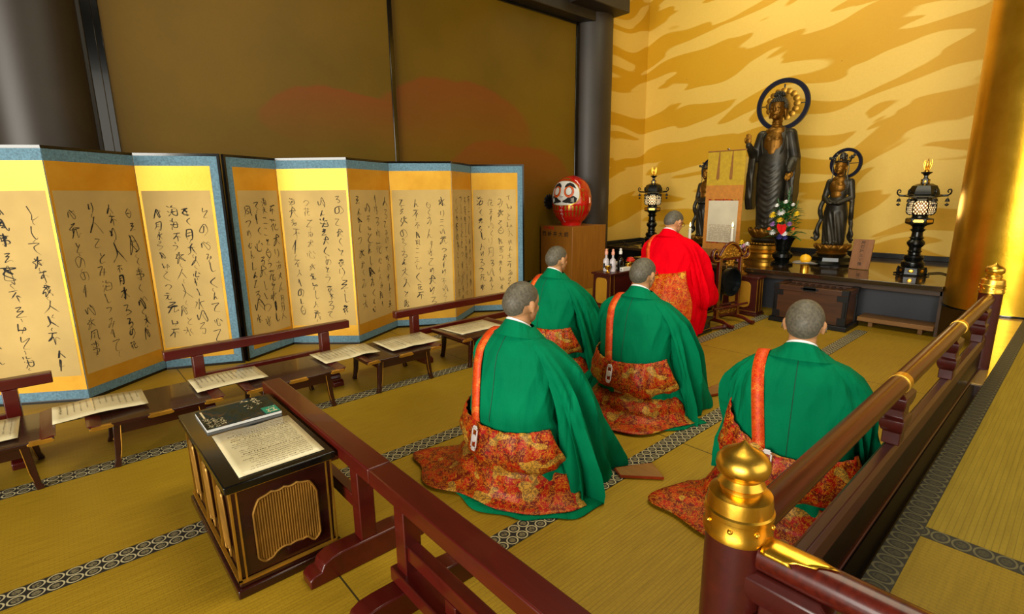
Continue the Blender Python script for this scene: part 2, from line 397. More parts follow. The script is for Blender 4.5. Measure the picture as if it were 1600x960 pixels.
struct(MB().mm((7.05, 5.655, .52), (8.3, 5.7, .585)).build('baseboard_left', M['black_matte'], bevel=.004), 'black skirting of the side wall')
def pillar(name, c, r, z0, mt, lab):
    b = MB(); b.lathe([(r, z0), (r, 5.2)], (c[0], c[1], 0), 64)
    return struct(b.build(name, mt), lab)
pillar('pillar_left', (.09, 5.62), .335, 0, M['pillar'], 'dark lacquered round pillar by the screens')
pillar('pillar_middle', (6.79, 5.72), .335, 0, M['pillar'], 'dark lacquered round pillar behind the wooden box')
g = pillar('pillar_gold', (6.25, .45), .42, .35, M['gold_pillar'], 'gold leaf covered round pillar beside the altar')
MB().lathe([(.424, .352), (.426, .362), (.424, .37)], (6.25, .45, 0), 64).build('base_ring', M['black'], g)
# lintels
struct(MB().mm((.35, 5.46, 3.93), (6.6, 5.7, 4.5)).build('lintel', M['beam'], bevel=.01), 'dark lintel above the sliding doors')
struct(MB().mm((6.0, 5.18, 4.06), (7.03, 5.7, 4.5)).build('lintel_block', M['beam'], bevel=.012), 'dark beam end resting on the pillar')
struct(MB().mm((-.4, 5.55, 0), (6.6, 5.7, .04)).build('trim_10', M['black'], flat=True), 'black sill of the sliding doors')
# sliding doors (fusuma): two wide leaves
def fusuma(n, x0, x1, y, lab):
    d = thing('door_%d' % n, lab, 'sliding door', (x0, y, .04)); del d['category']; d['kind'] = 'structure'
    w = x1-x0; h = 3.9
    MB().mm((.03, 0, .05), (w-.03, .03, h-.04)).build('panel', M['fusuma'], d, flat=True)
    f = MB(); f.mm((0, -.012, 0), (.055, .04, h)); f.mm((w-.055, -.012, 0), (w, .04, h)); f.mm((.055, -.012, 0), (w-.055, .04, .07)); f.mm((.055, -.012, h-.05), (w-.055, .04, h))
    f.build('frame', M['black'], d, bevel=.006)
    return d, w
d1, w1 = fusuma(1, .50, 3.22, 5.62, 'olive gold sliding door with dim russet hills, nearer the entrance')
d2, w2 = fusuma(2, 3.17, 6.42, 5.665, 'olive gold sliding door with dim russet hills, beside the dark pillar')
hb = MB(); R = Rx(PI/2)
hb.lathe([(.0, 0), (.045, .002), (.062, .012), (.085, .014), (.098, .006), (.1, 0)], (0, 0, 0), 28, R)
for i in range(12): hb.ell((.096*math.cos(i*PI/6), -.004, .096*math.sin(i*PI/6)), (.022, .009, .022), 8, 6)
hb.build('handle', M['black_matte'], d2, loc=(5.80-3.17, 0, 1.29-.04))
struct(MB().mm((.43, 5.55, .04), (.505, 5.7, 3.93)).build('trim_11', M['black'], bevel=.006), 'black lacquered door post')
struct(MB().mm((.37, 5.5, .04), (.43, 5.7, 3.93)).build('trim_12', M['beam'], bevel=.006), 'dark wooden door post')

# ================================================================== RAISED RAILING (lacquer, brass capped newels)
RY = .3525
rl = thing('railing', 'long polished red-brown railing with brass newel caps along the raised walkway', 'railing', (.85, RY, .35))
def newel(x, y, par, dz=0):
    b = MB(); b.lathe([(.054, 0), (.054, .50)], (x, y, 0), 40); p = b.build('newel_post', M['maroon'], par)
    c = MB(); c.lathe([(.055, .468), (.059, .471), (.059, .483), (.0567, .487), (.0567, .509), (.059, .511), (.059, .519), (.056, .522), (.0545, .540), (.053, .548), (.047, .552), (.036, .556), (.036, .562), (.040, .567), (.036, .573),
        (.033, .578), (.036, .583), (.043, .589), (.0455, .600), (.0445, .610), (.038, .620), (.027, .628), (.015, .634), (.006, .642), (0, .648)], (x, y, dz), 48)
    for a in range(8): c.ell((x+.0572*math.cos(a*PI/4+.2), y+.0572*math.sin(a*PI/4+.2), .498+dz), (.005, .005, .005), 8, 6)
    c.build('newel_cap', M['brass'], p)
newel(.005, 0, rl, -.022); newel(3.2, 0, rl, -.01)
ZR = .43   # rail centre above the walkway
def rail_run(par, x0, x1, bands, blocks, along='x', mt='rail'):
    fn = (lambda a, b, z: (a, b, z)) if along == 'x' else (lambda a, b, z: (b, -a, z))
    b = MB(); b.tube([fn(x0, 0, ZR), fn(x1, 0, ZR)], .030, 24); t = b.build('top_rail', M[mt], par, ang=60)
    for i, (q0, q1) in enumerate(bands):
        c = MB(); c.tube([fn(q0, 0, ZR), fn(q1, 0, ZR)], .0325, 24)
        c.build('brass_band', M['brass'], t, ang=60)
    b = MB(); b.loft([[fn(x, q[0], q[1]) for q in ((-.022, .15), (.022, .15), (.022, .205), (.012, .2175), (-.012, .2175), (-.022, .205))] for x in (x0, x1)]); b.build('middle_rail', M['maroon'], par, bevel=.002)
    b = MB(); b.loft([[fn(x, q[0], q[1]) for q in ((-.012, .0), (.012, .0), (.012, .15), (-.012, .15))] for x in (x0, x1)]); b.build('lower_panel', M['panel_black'], par)
    b = MB(); b.loft([[fn(x, q[0], q[1]) for q in ((-.02, .0), (.05, .0), (.05, .012), (-.02, .012))] for x in (x0, x1)]); b.build('bottom_rail', M['maroon'], par, bevel=.003)
    for x in blocks:
        b = MB(); n = 4
        def sq(s, z, s2=None): s2 = s2 or s; return [fn(x+a*s2, c*s, z) for a, c in ((1, 1), (-1, 1), (-1, -1), (1, -1))]
        b.loft([sq(.026, .217, .03), sq(.026, .262, .03), sq(.03, .268, .042), sq(.034, .29, .058), sq(.034, .312, .058), sq(.026, .318, .04), sq(.026, .345, .04), sq(.03, .35, .055), sq(.034, .37, .07), sq(.034, .392, .07), sq(.022, .404, .05)])
        b.build('bearing_block', M['maroon'], par, bevel=.003)
rail_run(rl, .05, 3.15, [(1.15, 1.19), (2.20, 2.24)], [1.18, 2.09, 2.95])
rail_run(rl, .05, 1.35, [], [.10, .55, 1.1], 'y', 'rail')
b = MB(); rws = []
for k in range(13):
    a = PI/2-1.05+2.1*k/12; e_ = .125+.03*math.cos((k-6)*.52)+(.012 if k % 3 == 0 else 0)
    rws.append([(.0325*math.cos(a), -(.055+(e_-.055)*q/6), ZR+.0325*math.sin(a)) for q in range(7)])
b.grid(rws); b.build('gilt_fitting', M['brass'], rl, solid=.001)
# the newel has the same height on both ends: the brass cap reaches 0.975 m above the hall floor

# ================================================================== LOW LACQUER RAILINGS
def foot_profile(l):
    h = [(-l, 0), (-l, .035), (-l+.02, .05), (-l+.045, .052), (-l+.055, .078), (-l+.085, .094), (-l+.13, .098)]
    return h+[(-a, b) for a, b in h[::-1]]
def low_rail(name, label, loc, rz, x0, x1, posts, foot=.22, cut=None, lower=None, top=(.09, .06), H=.46, ends=0, mt='red_lacquer', mid=True, group=None):
    t = thing(name, label, 'railing', loc, rz, group); mt = M[mt]
    w, h = top
    b = MB(); b.mm((x0, -w/2, H-h), (x1, w/2, H)); b.build('top_rail', mt, t, bevel=.005)
    if mid:
        b = MB(); b.mm((posts[0] if posts else x0, -.022, .2), (posts[-1], .022, .255)); b.build('middle_rail', mt, t, bevel=.004)
    if lower:
        b = MB(); b.mm((posts[0]-.05, -.05, .098), (posts[-1]+.05, .05, .15)); b.build('bottom_rail', mt, t, bevel=.005)
        b = MB(); b.mm((lower-.028, -.024, .15), (lower+.028, .024, .2)); b.build('strut', mt, t, bevel=.003)
    for x in posts:
        b = MB(); b.mm((x-.032, -.032, .09), (x+.032, .032, H-h)); b.build('post', mt, t, bevel=.004)
        b = MB(); b.prism([(max(a, cut[1]) if cut and x == cut[0] else a, c) for a, c in foot_profile(foot)], x-.04, x+.04, lambda a, c, hh: (hh, a, c)); b.build('foot', mt, t, bevel=.005)
    return t
low_rail('low_railing', 'dark red low railing in front of the left folding screen, cut by the frame', (0, 3.83, 0), 0, -1.3, -.117, [-1.12, -.30], top=(.06, .06), H=.448)
low_rail('low_railing', 'dark red low railing before the gap between the two folding screens', (0, 3.83, 0), 0, .415, 1.65, [.60, 1.45], top=(.06, .06), H=.448)
low_rail('low_railing', 'dark red low railing before the right folding screen, behind the seated monks', (0, 3.83, 0), 0, 2.06, 3.75, [2.25, 3.55], top=(.06, .06), H=.448)
# near rails run towards the camera (local x = -y)
t = low_rail('low_railing', 'dark red low railing pressed against the lacquer display stand', (.752, 2.78, 0), -PI/2, 0, 1.205, [.18, 1.045], foot=.24, cut=(.18, -.036))
low_rail('low_railing', 'dark red low railing nearest the camera, beyond the display stand', (.752, 2.78, 0), -PI/2, 1.21, 2.23, [1.385, 2.15], foot=.26, lower=1.66)

# ================================================================== FOLDING SCREENS WITH CALLIGRAPHY
G = {  # brush characters as strokes in a unit cell (x right, y up)
 'da': [[(.1, .62), (.5, .68), (.92, .7)], [(.52, 1), (.48, .6), (.3, .25), (.08, .02)], [(.5, .62), (.66, .3), (.95, .05)]],
 'no': [[(.55, .85), (.4, .3), (.15, .25), (.12, .6), (.45, .9), (.85, .75), (.88, .35), (.55, .05)]],
 'shi': [[(.4, 1), (.36, .4), (.45, .05), (.85, .2)]], 'tsu': [[(.1, .65), (.55, .8), (.9, .55), (.6, .2), (.3, .1)]],
 'ku': [[(.7, 1), (.3, .55), (.75, .05)]], 'ri': [[(.25, .9), (.22, .5), (.3, .42)], [(.7, 1), (.76, .45), (.45, 0)]],
 'ko': [[(.2, .85), (.7, .85), (.6, .75)], [(.15, .2), (.35, .1), (.85, .12)]], 'te': [[(.1, .85), (.85, .92), (.45, .6), (.4, .25), (.7, .05)]],
 'ru': [[(.2, .9), (.75, .92), (.25, .4), (.6, .5), (.85, .3), (.6, .05), (.4, .1), (.5, .2)]],
 'mi': [[(.2, .85), (.6, .88), (.3, .3), (.12, .15), (.3, .35), (.9, .3)], [(.75, .6), (.7, .3), (.5, 0)]],
 'n': [[(.5, 1), (.12, .05), (.4, .45), (.55, .15), (.9, .25)]], 'to': [[(.35, .95), (.45, .6)], [(.8, .75), (.25, .35), (.35, .08), (.85, .08)]],
 'san': [[(.2, .9), (.75, .93)], [(.25, .55), (.7, .58)], [(.08, .1), (.5, .2), (.92, .14)]], 'hito': [[(.5, 1), (.4, .5), (.08, .05)], [(.48, .6), (.95, .05)]],
 'fu': [[(.1, .9), (.9, .95)], [(.55, .9), (.35, .55), (.08, .3)], [(.5, .62), (.5, .0)], [(.62, .6), (.88, .4)]],
 'tsuki': [[(.28, .95), (.26, .4), (.1, .0)], [(.28, .93), (.75, .95), (.76, .2), (.65, .05), (.58, .12)], [(.3, .65), (.7, .67)], [(.3, .4), (.7, .42)]],
 'kokoro': [[(.1, .6), (.15, .25)], [(.3, .7), (.35, .15), (.7, .1), (.75, .35)], [(.45, .85), (.55, .65)], [(.75, .75), (.92, .5)]],
 'gen': [[(.25, .92), (.75, .94)], [(.08, .62), (.9, .66)], [(.4, .62), (.35, .3), (.1, .02)], [(.58, .64), (.56, .2), (.7, .05), (.95, .1), (.93, .25)]],
 'mizu': [[(.5, 1), (.5, .05), (.4, .15)], [(.15, .65), (.4, .62), (.1, .2)], [(.85, .8), (.58, .55), (.92, .1)]],
 'kaze': [[(.2, .95), (.2, .4), (.05, .0)], [(.2, .93), (.78, .97), (.8, .3), (.97, .05), (.98, .2)], [(.35, .7), (.62, .75), (.4, .5), (.65, .4), (.35, .25), (.7, .22)]],
 'hana': [[(.1, .85), (.9, .88)], [(.35, 1), (.33, .75)], [(.65, 1), (.66, .75)], [(.35, .65), (.1, .3)], [(.25, .45), (.25, 0)], [(.85, .6), (.55, .4)], [(.58, .65), (.55, .15), (.9, .1), (.92, .25)]],
 'koto': [[(.1, .85), (.9, .88)], [(.3, .7), (.7, .72), (.68, .55), (.32, .52), (.3, .7)], [(.15, .38), (.8, .42), (.78, .2), (.15, .18)], [(.5, 1), (.5, .0), (.38, .08)]],
 'u': [[(.4, .98), (.6, .88)], [(.25, .6), (.65, .7), (.75, .4), (.3, 0)]], 'kai': [[(.2, .9), (.3, .75)], [(.1, .55), (.22, .42)], [(.1, .05), (.3, .3)], [(.55, 1), (.4, .75), (.9, .78)], [(.5, .6), (.45, .2), (.85, .2), (.85, .62), (.5, .6)], [(.35, .4), (.98, .42)]],
 'rei': [[(.05, .6), (.35, .65), (.1, .2), (.3, .35)], [(.6, 1), (.5, .65), (.95, .4), (.55, .05), (.95, .1)], [(.55, .7), (.9, .75)]],
 'hi': [[(.5, .95), (.2, .5), (.5, .05), (.85, .5), (.5, .95)], [(.3, .5), (.7, .5)]],
}
GK = list(G)
def brush(b, st, x, z, s, w, fn, rng):
    pts = catmull([(px+rng.uniform(-.09, .09), pz+rng.uniform(-.08, .08)) for px, pz in st], 7); n = len(pts); L = []; Rr = []
    w0 = w*rng.uniform(.75, 1.35)
    for i, p in enumerate(pts):
        q = pts[min(i+1, n-1)]-pts[max(i-1, 0)]; l = math.hypot(*q) or 1; t = i/(n-1)
        ww = w0*(.95-.65*t+.35*math.sin(t*9+w0*700)*.5)*(1 if i else .6); ww = max(ww, w*.14)
        nx, nz = -q[1]/l*ww, q[0]/l*ww*.8
        X = x+(p[0]-.5)*s; Z = z+p[1]*s
        L.append(fn(X+nx, Z+nz)); Rr.append(fn(X-nx, Z-nz))
    b.grid([L, Rr])
def calligraphy(b, x0, x1, z0, z1, fn, cols, rng, size=.075, w=.0042, firsts=None):
    for c in range(cols):
        x = x1-(c+.5)*(x1-x0)/cols; z = z1-rng.uniform(.03, .12); ww = w*rng.uniform(.7, 1.25); prev = None; i = 0
        while z > z0+.10:
            s = size*rng.uniform(.75, 1.3); key = firsts.pop(0) if firsts and i == 0 else rng.choice(GK)
            if rng.random() < .16: ww = w*rng.uniform(.7, 1.5)
            else: ww *= .94
            if rng.random() < .08: s *= 1.5
            xx = x+rng.uniform(-.012, .012)
            sts = G[key]
            if len(sts) > 1 and rng.random() < .6:                  # cursive: strokes run into each other
                sts = [[p for k_, st in enumerate(sts) for p in (st if len(st) < 4 else st[::2]+st[-1:])]]
            shr = rng.uniform(-.22, .1)
            for st in sts: brush(b, [(p[0]*.86+.07+shr*(p[1]-.5), p[1]) for p in st], xx, z-s, s, max(ww, w*.45), fn, rng)
            if rng.random() < .3: brush(b, [(.5, .0), (.42, -.18), (.55, -.32)], xx, z-s, s, ww*.45, fn, rng)
            z -= s*rng.uniform(1.1, 1.45); i += 1
def screen(label, pts, outer, seed):
    cx = sum(p[0] for p in pts)/len(pts); cy = sum(p[1] for p in pts)/len(pts)
    t = thing('folding_screen', label, 'folding screen', (cx, cy, 0)); rng = random.Random(seed); H = 1.745
    for i, (p, q) in enumerate(zip(pts, pts[1:])):
        a = Vector((p[0]-cx, p[1]-cy, 0)); e = Vector((q[0]-p[0], q[1]-p[1], 0)); w = e.length; e.normalize()
        n = Vector((e.y, -e.x, 0))                       # towards the viewer's side
        fn = lambda u, z, d: a+e*u+n*d+Vector((0, 0, z))
        def slab(u0, u1, z0, z1, d0, d1):
            b = MB(); b.loft([[fn(u0, z, d0), fn(u1, z, d0), fn(u1, z, d1), fn(u0, z, d1)] for z in (z0, z1)]); return b
        pn = slab(0.001, w-.001, .012, H-.012, -.018, -.002).build('screen_panel', M['black'], t, flat=True)
        L = .075 if (i == 0 and outer[0]) else 0.0; Rr = .075 if (i == len(pts)-2 and outer[1]) else 0.0
        slab(.002, w-.002, .02, H-.02, -.002, 0).build('brocade_border', M['brocade_blue'], pn, flat=True)
        slab(max(L, .003), w-max(Rr, .003), .085, H-.095, 0, .0012).build('gold_border', M['gold_field'], pn, flat=True)
        g = .02
        slab(max(L, 0)+g, w-max(Rr, 0)-g, .19, H-.285, .0012, .0022).build('paper_sheet', M['paper_tan'], pn, flat=True)
        for zz in ((H-.016, H), (0, .016)):
            fr = MB(); fr.loft([[fn(0, z, -.02), fn(w, z, -.02), fn(w, z, .004), fn(0, z, .004)] for z in zz]); fr.build('lacquer_frame', M['black'], pn, flat=True)
        if L or Rr: fr = MB()
        if L: fr.loft([[fn(-.002, z, -.02), fn(.016, z, -.02), fn(.016, z, .006), fn(-.002, z, .006)] for z in (0, H)])
        if Rr: fr.loft([[fn(w-.016, z, -.02), fn(w+.002, z, -.02), fn(w+.002, z, .006), fn(w-.016, z, .006)] for z in (0, H)])
        if L or Rr: fr.build('lacquer_frame', M['black'], pn, flat=True)
        b = MB(); u0, u1 = max(L, 0)+g, w-max(Rr, 0)-g
        calligraphy(b, u0+.03, u1-.02, .20, H-.30, lambda u, z: fn(u, z, .0034), rng.choice((4, 4, 3)), rng)
        k = b.build('calligraphy', M['ink'], pn, flat=True)
    return t
screen('left folding screen with cursive brush calligraphy, cut by the frame', [(-1.05, 4.62), (-.52, 4.92), (.03, 4.58), (.553, 4.99), (1.09, 4.74)], (0, 1), 5)
screen('right folding screen with six panels of cursive brush calligraphy', [(1.125, 4.76), (1.607, 5.02), (2.08, 4.58), (2.66, 4.88), (3.203, 4.55), (3.717, 4.89), (4.233, 4.55)], (1, 1), 11)

# ================================================================== LITTLE SUTRA DESKS AND SHEETS
def make_desk(label):
    t = thing('sutra_desk', label, 'desk', group='row of sutra desks')
    w, d, z = .62, .46, .235
    b = MB(); b.mm((-w/2, -d/2, z), (w/2, d/2, z+.02)); b.build('desk_top', M['desk'], t, bevel=.003)
    for s in (-1, 1):
        b = MB(); b.prism([(s*(w/2-.055), z+.02), (s*(w/2-.004), z+.02), (s*(w/2+.010), z+.030), (s*(w/2-.006), z+.032)], -d/2, d/2, lambda a, c, h: (a, h, c)); b.build('end_lip', M['red_lacquer'], t, bevel=.002)
        for q in (-1, 1):
            b = MB(); x = s*(w/2-.10); y = q*(d/2-.035)
            b.tube([(x-s*.012, y, z), (x-s*.006, y, z*.7), (x, y, z*.4), (x+s*.006, y+q*.004, z*.15), (x+s*.016, y+q*.006, 0)], [.0165, .0155, .014, .0135, .015], sq=1)
            l = b.build('leg', M['desk'], t, bevel=.002)
            b = MB(); b.tube([(x-s*.012+.016*s*-1, y-.0165, z*.98), (x-.0145*s, y-.0155, z*.4), (x+s*.002, y-.0155, .01)], .0018, 5); b.build('gilt_line', M['gilt'], l)
    b = MB(); b.mm((-w/2+.12, -d/2+.025, z-.055), (w/2-.12, -d/2+.037, z)); b.mm((-w/2+.12, d/2-.037, z-.055), (w/2-.12, d/2-.025, z)); b.mm((-w/2+.105, -d/2+.03, z-.06), (-w/2+.118, d/2-.03, z-.02)); b.mm((w/2-.118, -d/2+.03, z-.06), (w/2-.105, d/2-.03, z-.02)); b.build('apron', M['desk'], t, bevel=.002)
    for x, l in ((-w/2+.05, .10), (0, .12), (w/2-.05, .10)):
        b = MB(); h = .022
        pr = [(x-l/2, .004), (x-l/2+.012, .0), (x+l/2-.012, 0), (x+l/2, .004), (x+l/2, .012), (x+l/2-.012, .02), (x-l/2+.012, .02), (x-l/2, .012)]
        b.prism(pr, -d/2-.0025, -d/2+.001, lambda a, c, hh: (a, hh, z+c)); b.mm((x-l/2+.008, -d/2-.002, z+.0195), (x+l/2-.008, -d/2+.018, z+.0215))
        b.build('gilt_fitting', M['gilt'], t, bevel=.001)
    return t
D0 = make_desk('dark lacquered sutra desk at the frame edge, first in the row')
DESKS = [(-.45, 'dark lacquered sutra desk at the frame edge, first in the row'), (.305, 'dark lacquered sutra desk second in the row, left end under the long bent sheet'),
         (1.05, 'dark lacquered sutra desk half hidden by the near red railing, third in the row'), (1.835, 'dark lacquered sutra desk standing clear in the middle, fourth in the row'), (2.66, 'dark lacquered sutra desk farthest along the row, partly behind a monk')]
for i, (x, lb) in enumerate(DESKS):
    o = D0 if i == 0 else copy_tree(D0); o.location = (x, 3.49, 0); o['label'] = lb
def printed(b, x0, x1, y0, y1, z, cols, rng, vertical=True, s=.006, fill=.8):
    """columns of tiny printed characters"""
    for c in range(cols):
        x = x1-(c+.5)*(x1-x0)/cols; y = y1; end = y0+(y1-y0)*(1-fill)*rng.random()
        sc = s*rng.choice((.8, .8, 1, 1.5))
        while y > end:
            if rng.random() < .9:
                for k in range(2 if s < .02 else 5):
                    xx = x+rng.uniform(-.3, .3)*sc; yy = y+rng.uniform(-.3, .3)*sc
                    a, d = (sc*.5, sc*.13) if rng.random() < .5 else (sc*.13, sc*.5)
                    if vertical: b.add([(xx-a, yy-d, z), (xx+a, yy-d, z), (xx+a, yy+d, z), (xx-a, yy+d, z)], [(0, 1, 2, 3)])
                    else: b.add([(yy-d, xx-a, z), (yy+d, xx-a, z), (yy+d, xx+a, z), (yy-d, xx+a, z)], [(0, 1, 2, 3)])
            y -= sc*1.35
def sheet(label, quad, z, cols, seed, curve=None, group='printed sheets on the sutra desks', vertical=True, text=None):
    rng = random.Random(seed)
    c = Vector((sum(p[0] for p in quad)/4, sum(p[1] for p in quad)/4, z)); q = [Vector((p[0], p[1], z))-c for p in quad]   # BL, BR, TR, TL
    t = tag(None or bpy.data.objects.new('printed_sheet', None), label, 'paper', group); C.objects.link(t); t.location = c
    nu = 14; cf = curve or (lambda u, v: 0.0)
    def P(u, v, d=0): 
        p = (q[0]*(1-u)+q[1]*u)*(1-v)+(q[3]*(1-u)+q[2]*u)*v; return Vector((p.x, p.y, cf(u, v)+d))
    b = MB(); b.grid([[P(i/nu, j/4) for j in range(5)] for i in range(nu+1)]); b.build('sheet', M['paper'], t, solid=.0012)
    tb = MB(); printed(tb, .05, .95, .1, .9, 0, cols, rng, vertical, fill=.45 if vertical else .8, s=(.0185 if cols < 20 else .016))
    if text: text(tb)
    w = q[1]-q[0]; asp = (q[3]-q[0]).length/max(w.length, 1e-6)
    tb.v = [tuple(P(v[0], v[1], .0016)) for v in tb.v]
    tb.build('printed_text', M['print'], t, flat=True)
    return t
ZT = .2690
sheet('printed sheet on the first desk, cut by the frame', [(-.60, 3.34), (-.27, 3.34), (-.27, 3.68), (-.60, 3.68)], ZT, 11, 1)
sheet('long printed sheet bridging the first and second desks with a curling middle', [(-.142, 3.406), (.268, 3.406), (.268, 3.70), (-.142, 3.70)], ZT, 13, 2, lambda u, v: .004+.010*math.sin(PI*u)**2)
sheet('printed sheet on the second desk, just behind the dark magazine', [(.508, 3.40), (.909, 3.40), (.905, 3.69), (.508, 3.69)], ZT, 14, 3, lambda u, v: .003+.006*math.sin(PI*u))
sheet('printed sheet overhanging the third desk, bent at its right third', [(1.285, 3.40), (1.70, 3.40), (1.71, 3.69), (1.28, 3.69)], ZT, 14, 4, lambda u, v: .003+.010*math.exp(-((u-.7)/.15)**2))
sheet('printed sheet lying flat on the fourth desk', [(1.772, 3.35), (2.205, 3.35), (2.215, 3.68), (1.775, 3.68)], ZT, 15, 5, lambda u, v: .002+.006*math.exp(-((u-.4)/.12)**2))
sheet('printed sheet on the farthest desk', [(2.45, 3.40), (2.90, 3.40), (2.90, 3.70), (2.42, 3.70)], .2565, 15, 6, lambda u, v: .002)

# ================================================================== DISPLAY STAND WITH LATTICE PANELS
st = thing('display_stand', 'low black lacquer stand with ribbed gilt panel, sheet and magazine on top', 'stand', (.5, 2.23, 0))
b = MB(); b.mm((-.195, -.405, .41), (.195, .405, .44)); b.build('stand_top', M['black'], st, bevel=.004)
def frus(z0, z1, a0, a1, d0, d1): return [[(-a0, -d0, z0), (a0, -d0, z0), (a0, d0, z0), (-a0, d0, z0)], [(-a1, -d1, z1), (a1, -d1, z1), (a1, d1, z1), (-a1, d1, z1)]]
b = MB(); b.loft(frus(.055, .41, .170, .178, .382, .39)); body = b.build('stand_body', M['desk'], st, bevel=.002)
b = MB(); b.mm((-.195, -.41, 0), (.195, .41, .035)); b.mm((-.185, -.398, .035), (.185, .398, .055)); b.build('plinth', M['desk'], st, bevel=.005)
b = MB(); b.mm((-.186, -.399, .052), (.186, -.386, .060)); b.mm((-.186, -.399, .052), (-.174, .399, .060)); b.mm((.174, -.399, .052), (.186, .399, .060)); b.build('gilt_molding', M['gilt'], st)
gl = MB()
for x in (-.158, .158): gl.mm((x-.003, -.3905, .06), (x+.003, -.384, .41))
for y in (-.372, .372, -.13, .11): gl.mm((-.1805, y-.004, .06), (-.173, y+.004, .41)); 
gl.mm((-.18, -.392, .403), (.18, -.389, .407)); gl.mm((-.1815, -.39, .06), (-.1745, -.383, .41)); gl.mm((.1745, -.3925, .06), (.1805, -.385, .41))
gl.build('gilt_line', M['gilt'], st)
def lattice(par, fn, w, z0, z1, nrib, name='ribbed_panel'):
    """ribbed gilt panel with a wavy edge: fn(u,z,d)"""
    out = []; zc = (z0+z1)/2
    prof = lambda u: (z1-.014*(abs(u)/(w/2))**6*4-.006*abs(math.sin(u/w*5*PI)), z0+.026/(1+math.exp((abs(u-.04*w)-.29*w)/(.022*w)))+.022*(abs(u)/(w/2))**10+.004*abs(math.sin(u/w*5*PI)))
    b = MB()
    for i in range(nrib):
        u = (-.5+(i+.5)/nrib)*w*.97; a, c = prof(u); r = w*.97/nrib*.36
        b.loft([[fn(u+r*math.cos(k*PI/5), z, .002+r*math.sin(k*PI/5)*.9) for k in range(6)] for z in (c, a)])
    g = b.build(name, M['gilt_dark'], par)
    b = MB(); us = [(-.5+i/40)*w for i in range(41)]
    b.tube([fn(u, prof(u)[0], .004) for u in us]+[fn(u, prof(u)[1], .004) for u in us[::-1]]+[fn(us[0], prof(us[0])[0], .004)], .0045, 6); b.build('panel_rim', M['gilt_dark'], g)
    b = MB(); b.grid([[fn(u, prof(u)[0], .0012) for u in us], [fn(u, prof(u)[1], .0012) for u in us]]); b.build('panel_back', M['old_gold'], g, flat=True)
lattice(st, lambda u, z, d: (u, -.3855+(.41-z)*-.012+.0-d-.002, z), .225, .098, .362, 24)
for yc in (-.25, -.01, .24): lattice(st, lambda u, z, d: (-.1745-d-.002+(z-.2)*-.02, yc-u, z), .085, .10, .37, 6)
sheet('large cream printed sheet in a clear sleeve on the black display stand', [(.363, 1.86), (.667, 1.86), (.672, 2.283), (.368, 2.283)], .4415, 22, 7, lambda u, v: .0015+.002*math.sin(u*9)*v, group=None, vertical=False)
mg = thing('magazine', 'dark magazine with teal corner and cream lettering on the display stand', 'magazine', (.513, 2.455, .4405))
b = MB(); b.mm((-.15, -.118, 0), (.15, .118, .0125)); b.build('pages', M['white_paint'], mg, bevel=.001)
b = MB(); b.mm((-.1505, -.1185, .012), (.1505, .1185, .0132)); cv = b.build('cover', M['mag_dark'], mg, flat=True)
b = MB(); b.mm((.085, -.112, .0133), (.147, -.03, .0137)); b.build('teal_patch', M['teal'], cv, flat=True)
b = MB(); rng = random.Random(3)
for c_ in range(3): printed(b, -.142+.026*c_, -.142+.026*(c_+1), -.11, .0-.012*c_, .0139, 1, rng, True, .021, 1)
for c_ in range(2): printed(b, .03+.042*c_, .072+.042*c_, .0, .108, .0139, 1, rng, True, .03, 1)
b.mm((-.135, .02, .0133), (-.128, .105, .0138)); printed(b, .10, .135, -.1, -.04, .0139, 2, rng, True, .014, 1)
b.build('cover_lettering', M['cream_print'], cv, flat=True)
# ================================================================== FIGURES
def remesh(b, name, vox, mt, smooth=4, parent=None, deform=None, ang=180):
    """fuse overlapping closed shapes into one continuous skin"""
    me = bpy.data.meshes.new('tmp'); me.from_pydata(b.v, [], b.f)
    bm = bmesh.new(); bm.from_mesh(me); bmesh.ops.recalc_face_normals(bm, faces=bm.faces[:]); bm.to_mesh(me); bm.free()
    o = bpy.data.objects.new('tmp', me); C.objects.link(o)
    r = o.modifiers.new('r', 'REMESH'); r.mode = 'VOXEL'; r.voxel_size = vox
    if smooth:
        s = o.modifiers.new('s', 'SMOOTH'); s.iterations = smooth; s.factor = .5
    dg = bpy.context.evaluated_depsgraph_get(); dg.update()
    nm = bpy.data.meshes.new_from_object(o.evaluated_get(dg)); bpy.data.objects.remove(o); bpy.data.meshes.remove(me)
    nm.name = name; nm.materials.clear(); nm.materials.append(mt)
    if deform:
        n = len(nm.vertices); co = np.empty(n*3); nm.vertices.foreach_get('co', co); co = co.reshape(-1, 3)
        no = np.empty(n*3); nm.vertices.foreach_get('normal', no); no = no.reshape(-1, 3)
        co = deform(co, no); nm.vertices.foreach_set('co', co.ravel()); nm.update()
    nm.polygons.foreach_set('use_smooth', [True]*len(nm.polygons))
    q = bpy.data.objects.new(name, nm); C.objects.link(q)
    if parent: q.parent = parent
    return q
def cap(b, p0, p1, r0, r1, n=12):
    p0, p1 = Vector(p0), Vector(p1); ax = (p1-p0); L = ax.length; q = Vector((0, 0, 1)).rotation_difference(ax).to_matrix()
    prof = [(r0*math.sin(t), -r0*math.cos(t)) for t in [PI/12+i*PI/2/4 for i in range(4)]]+[(r1*math.cos(t), L+r1*math.sin(t)) for t in [i*PI/2/4 for i in range(4)]]
    b.lathe(prof, p0, n, q)
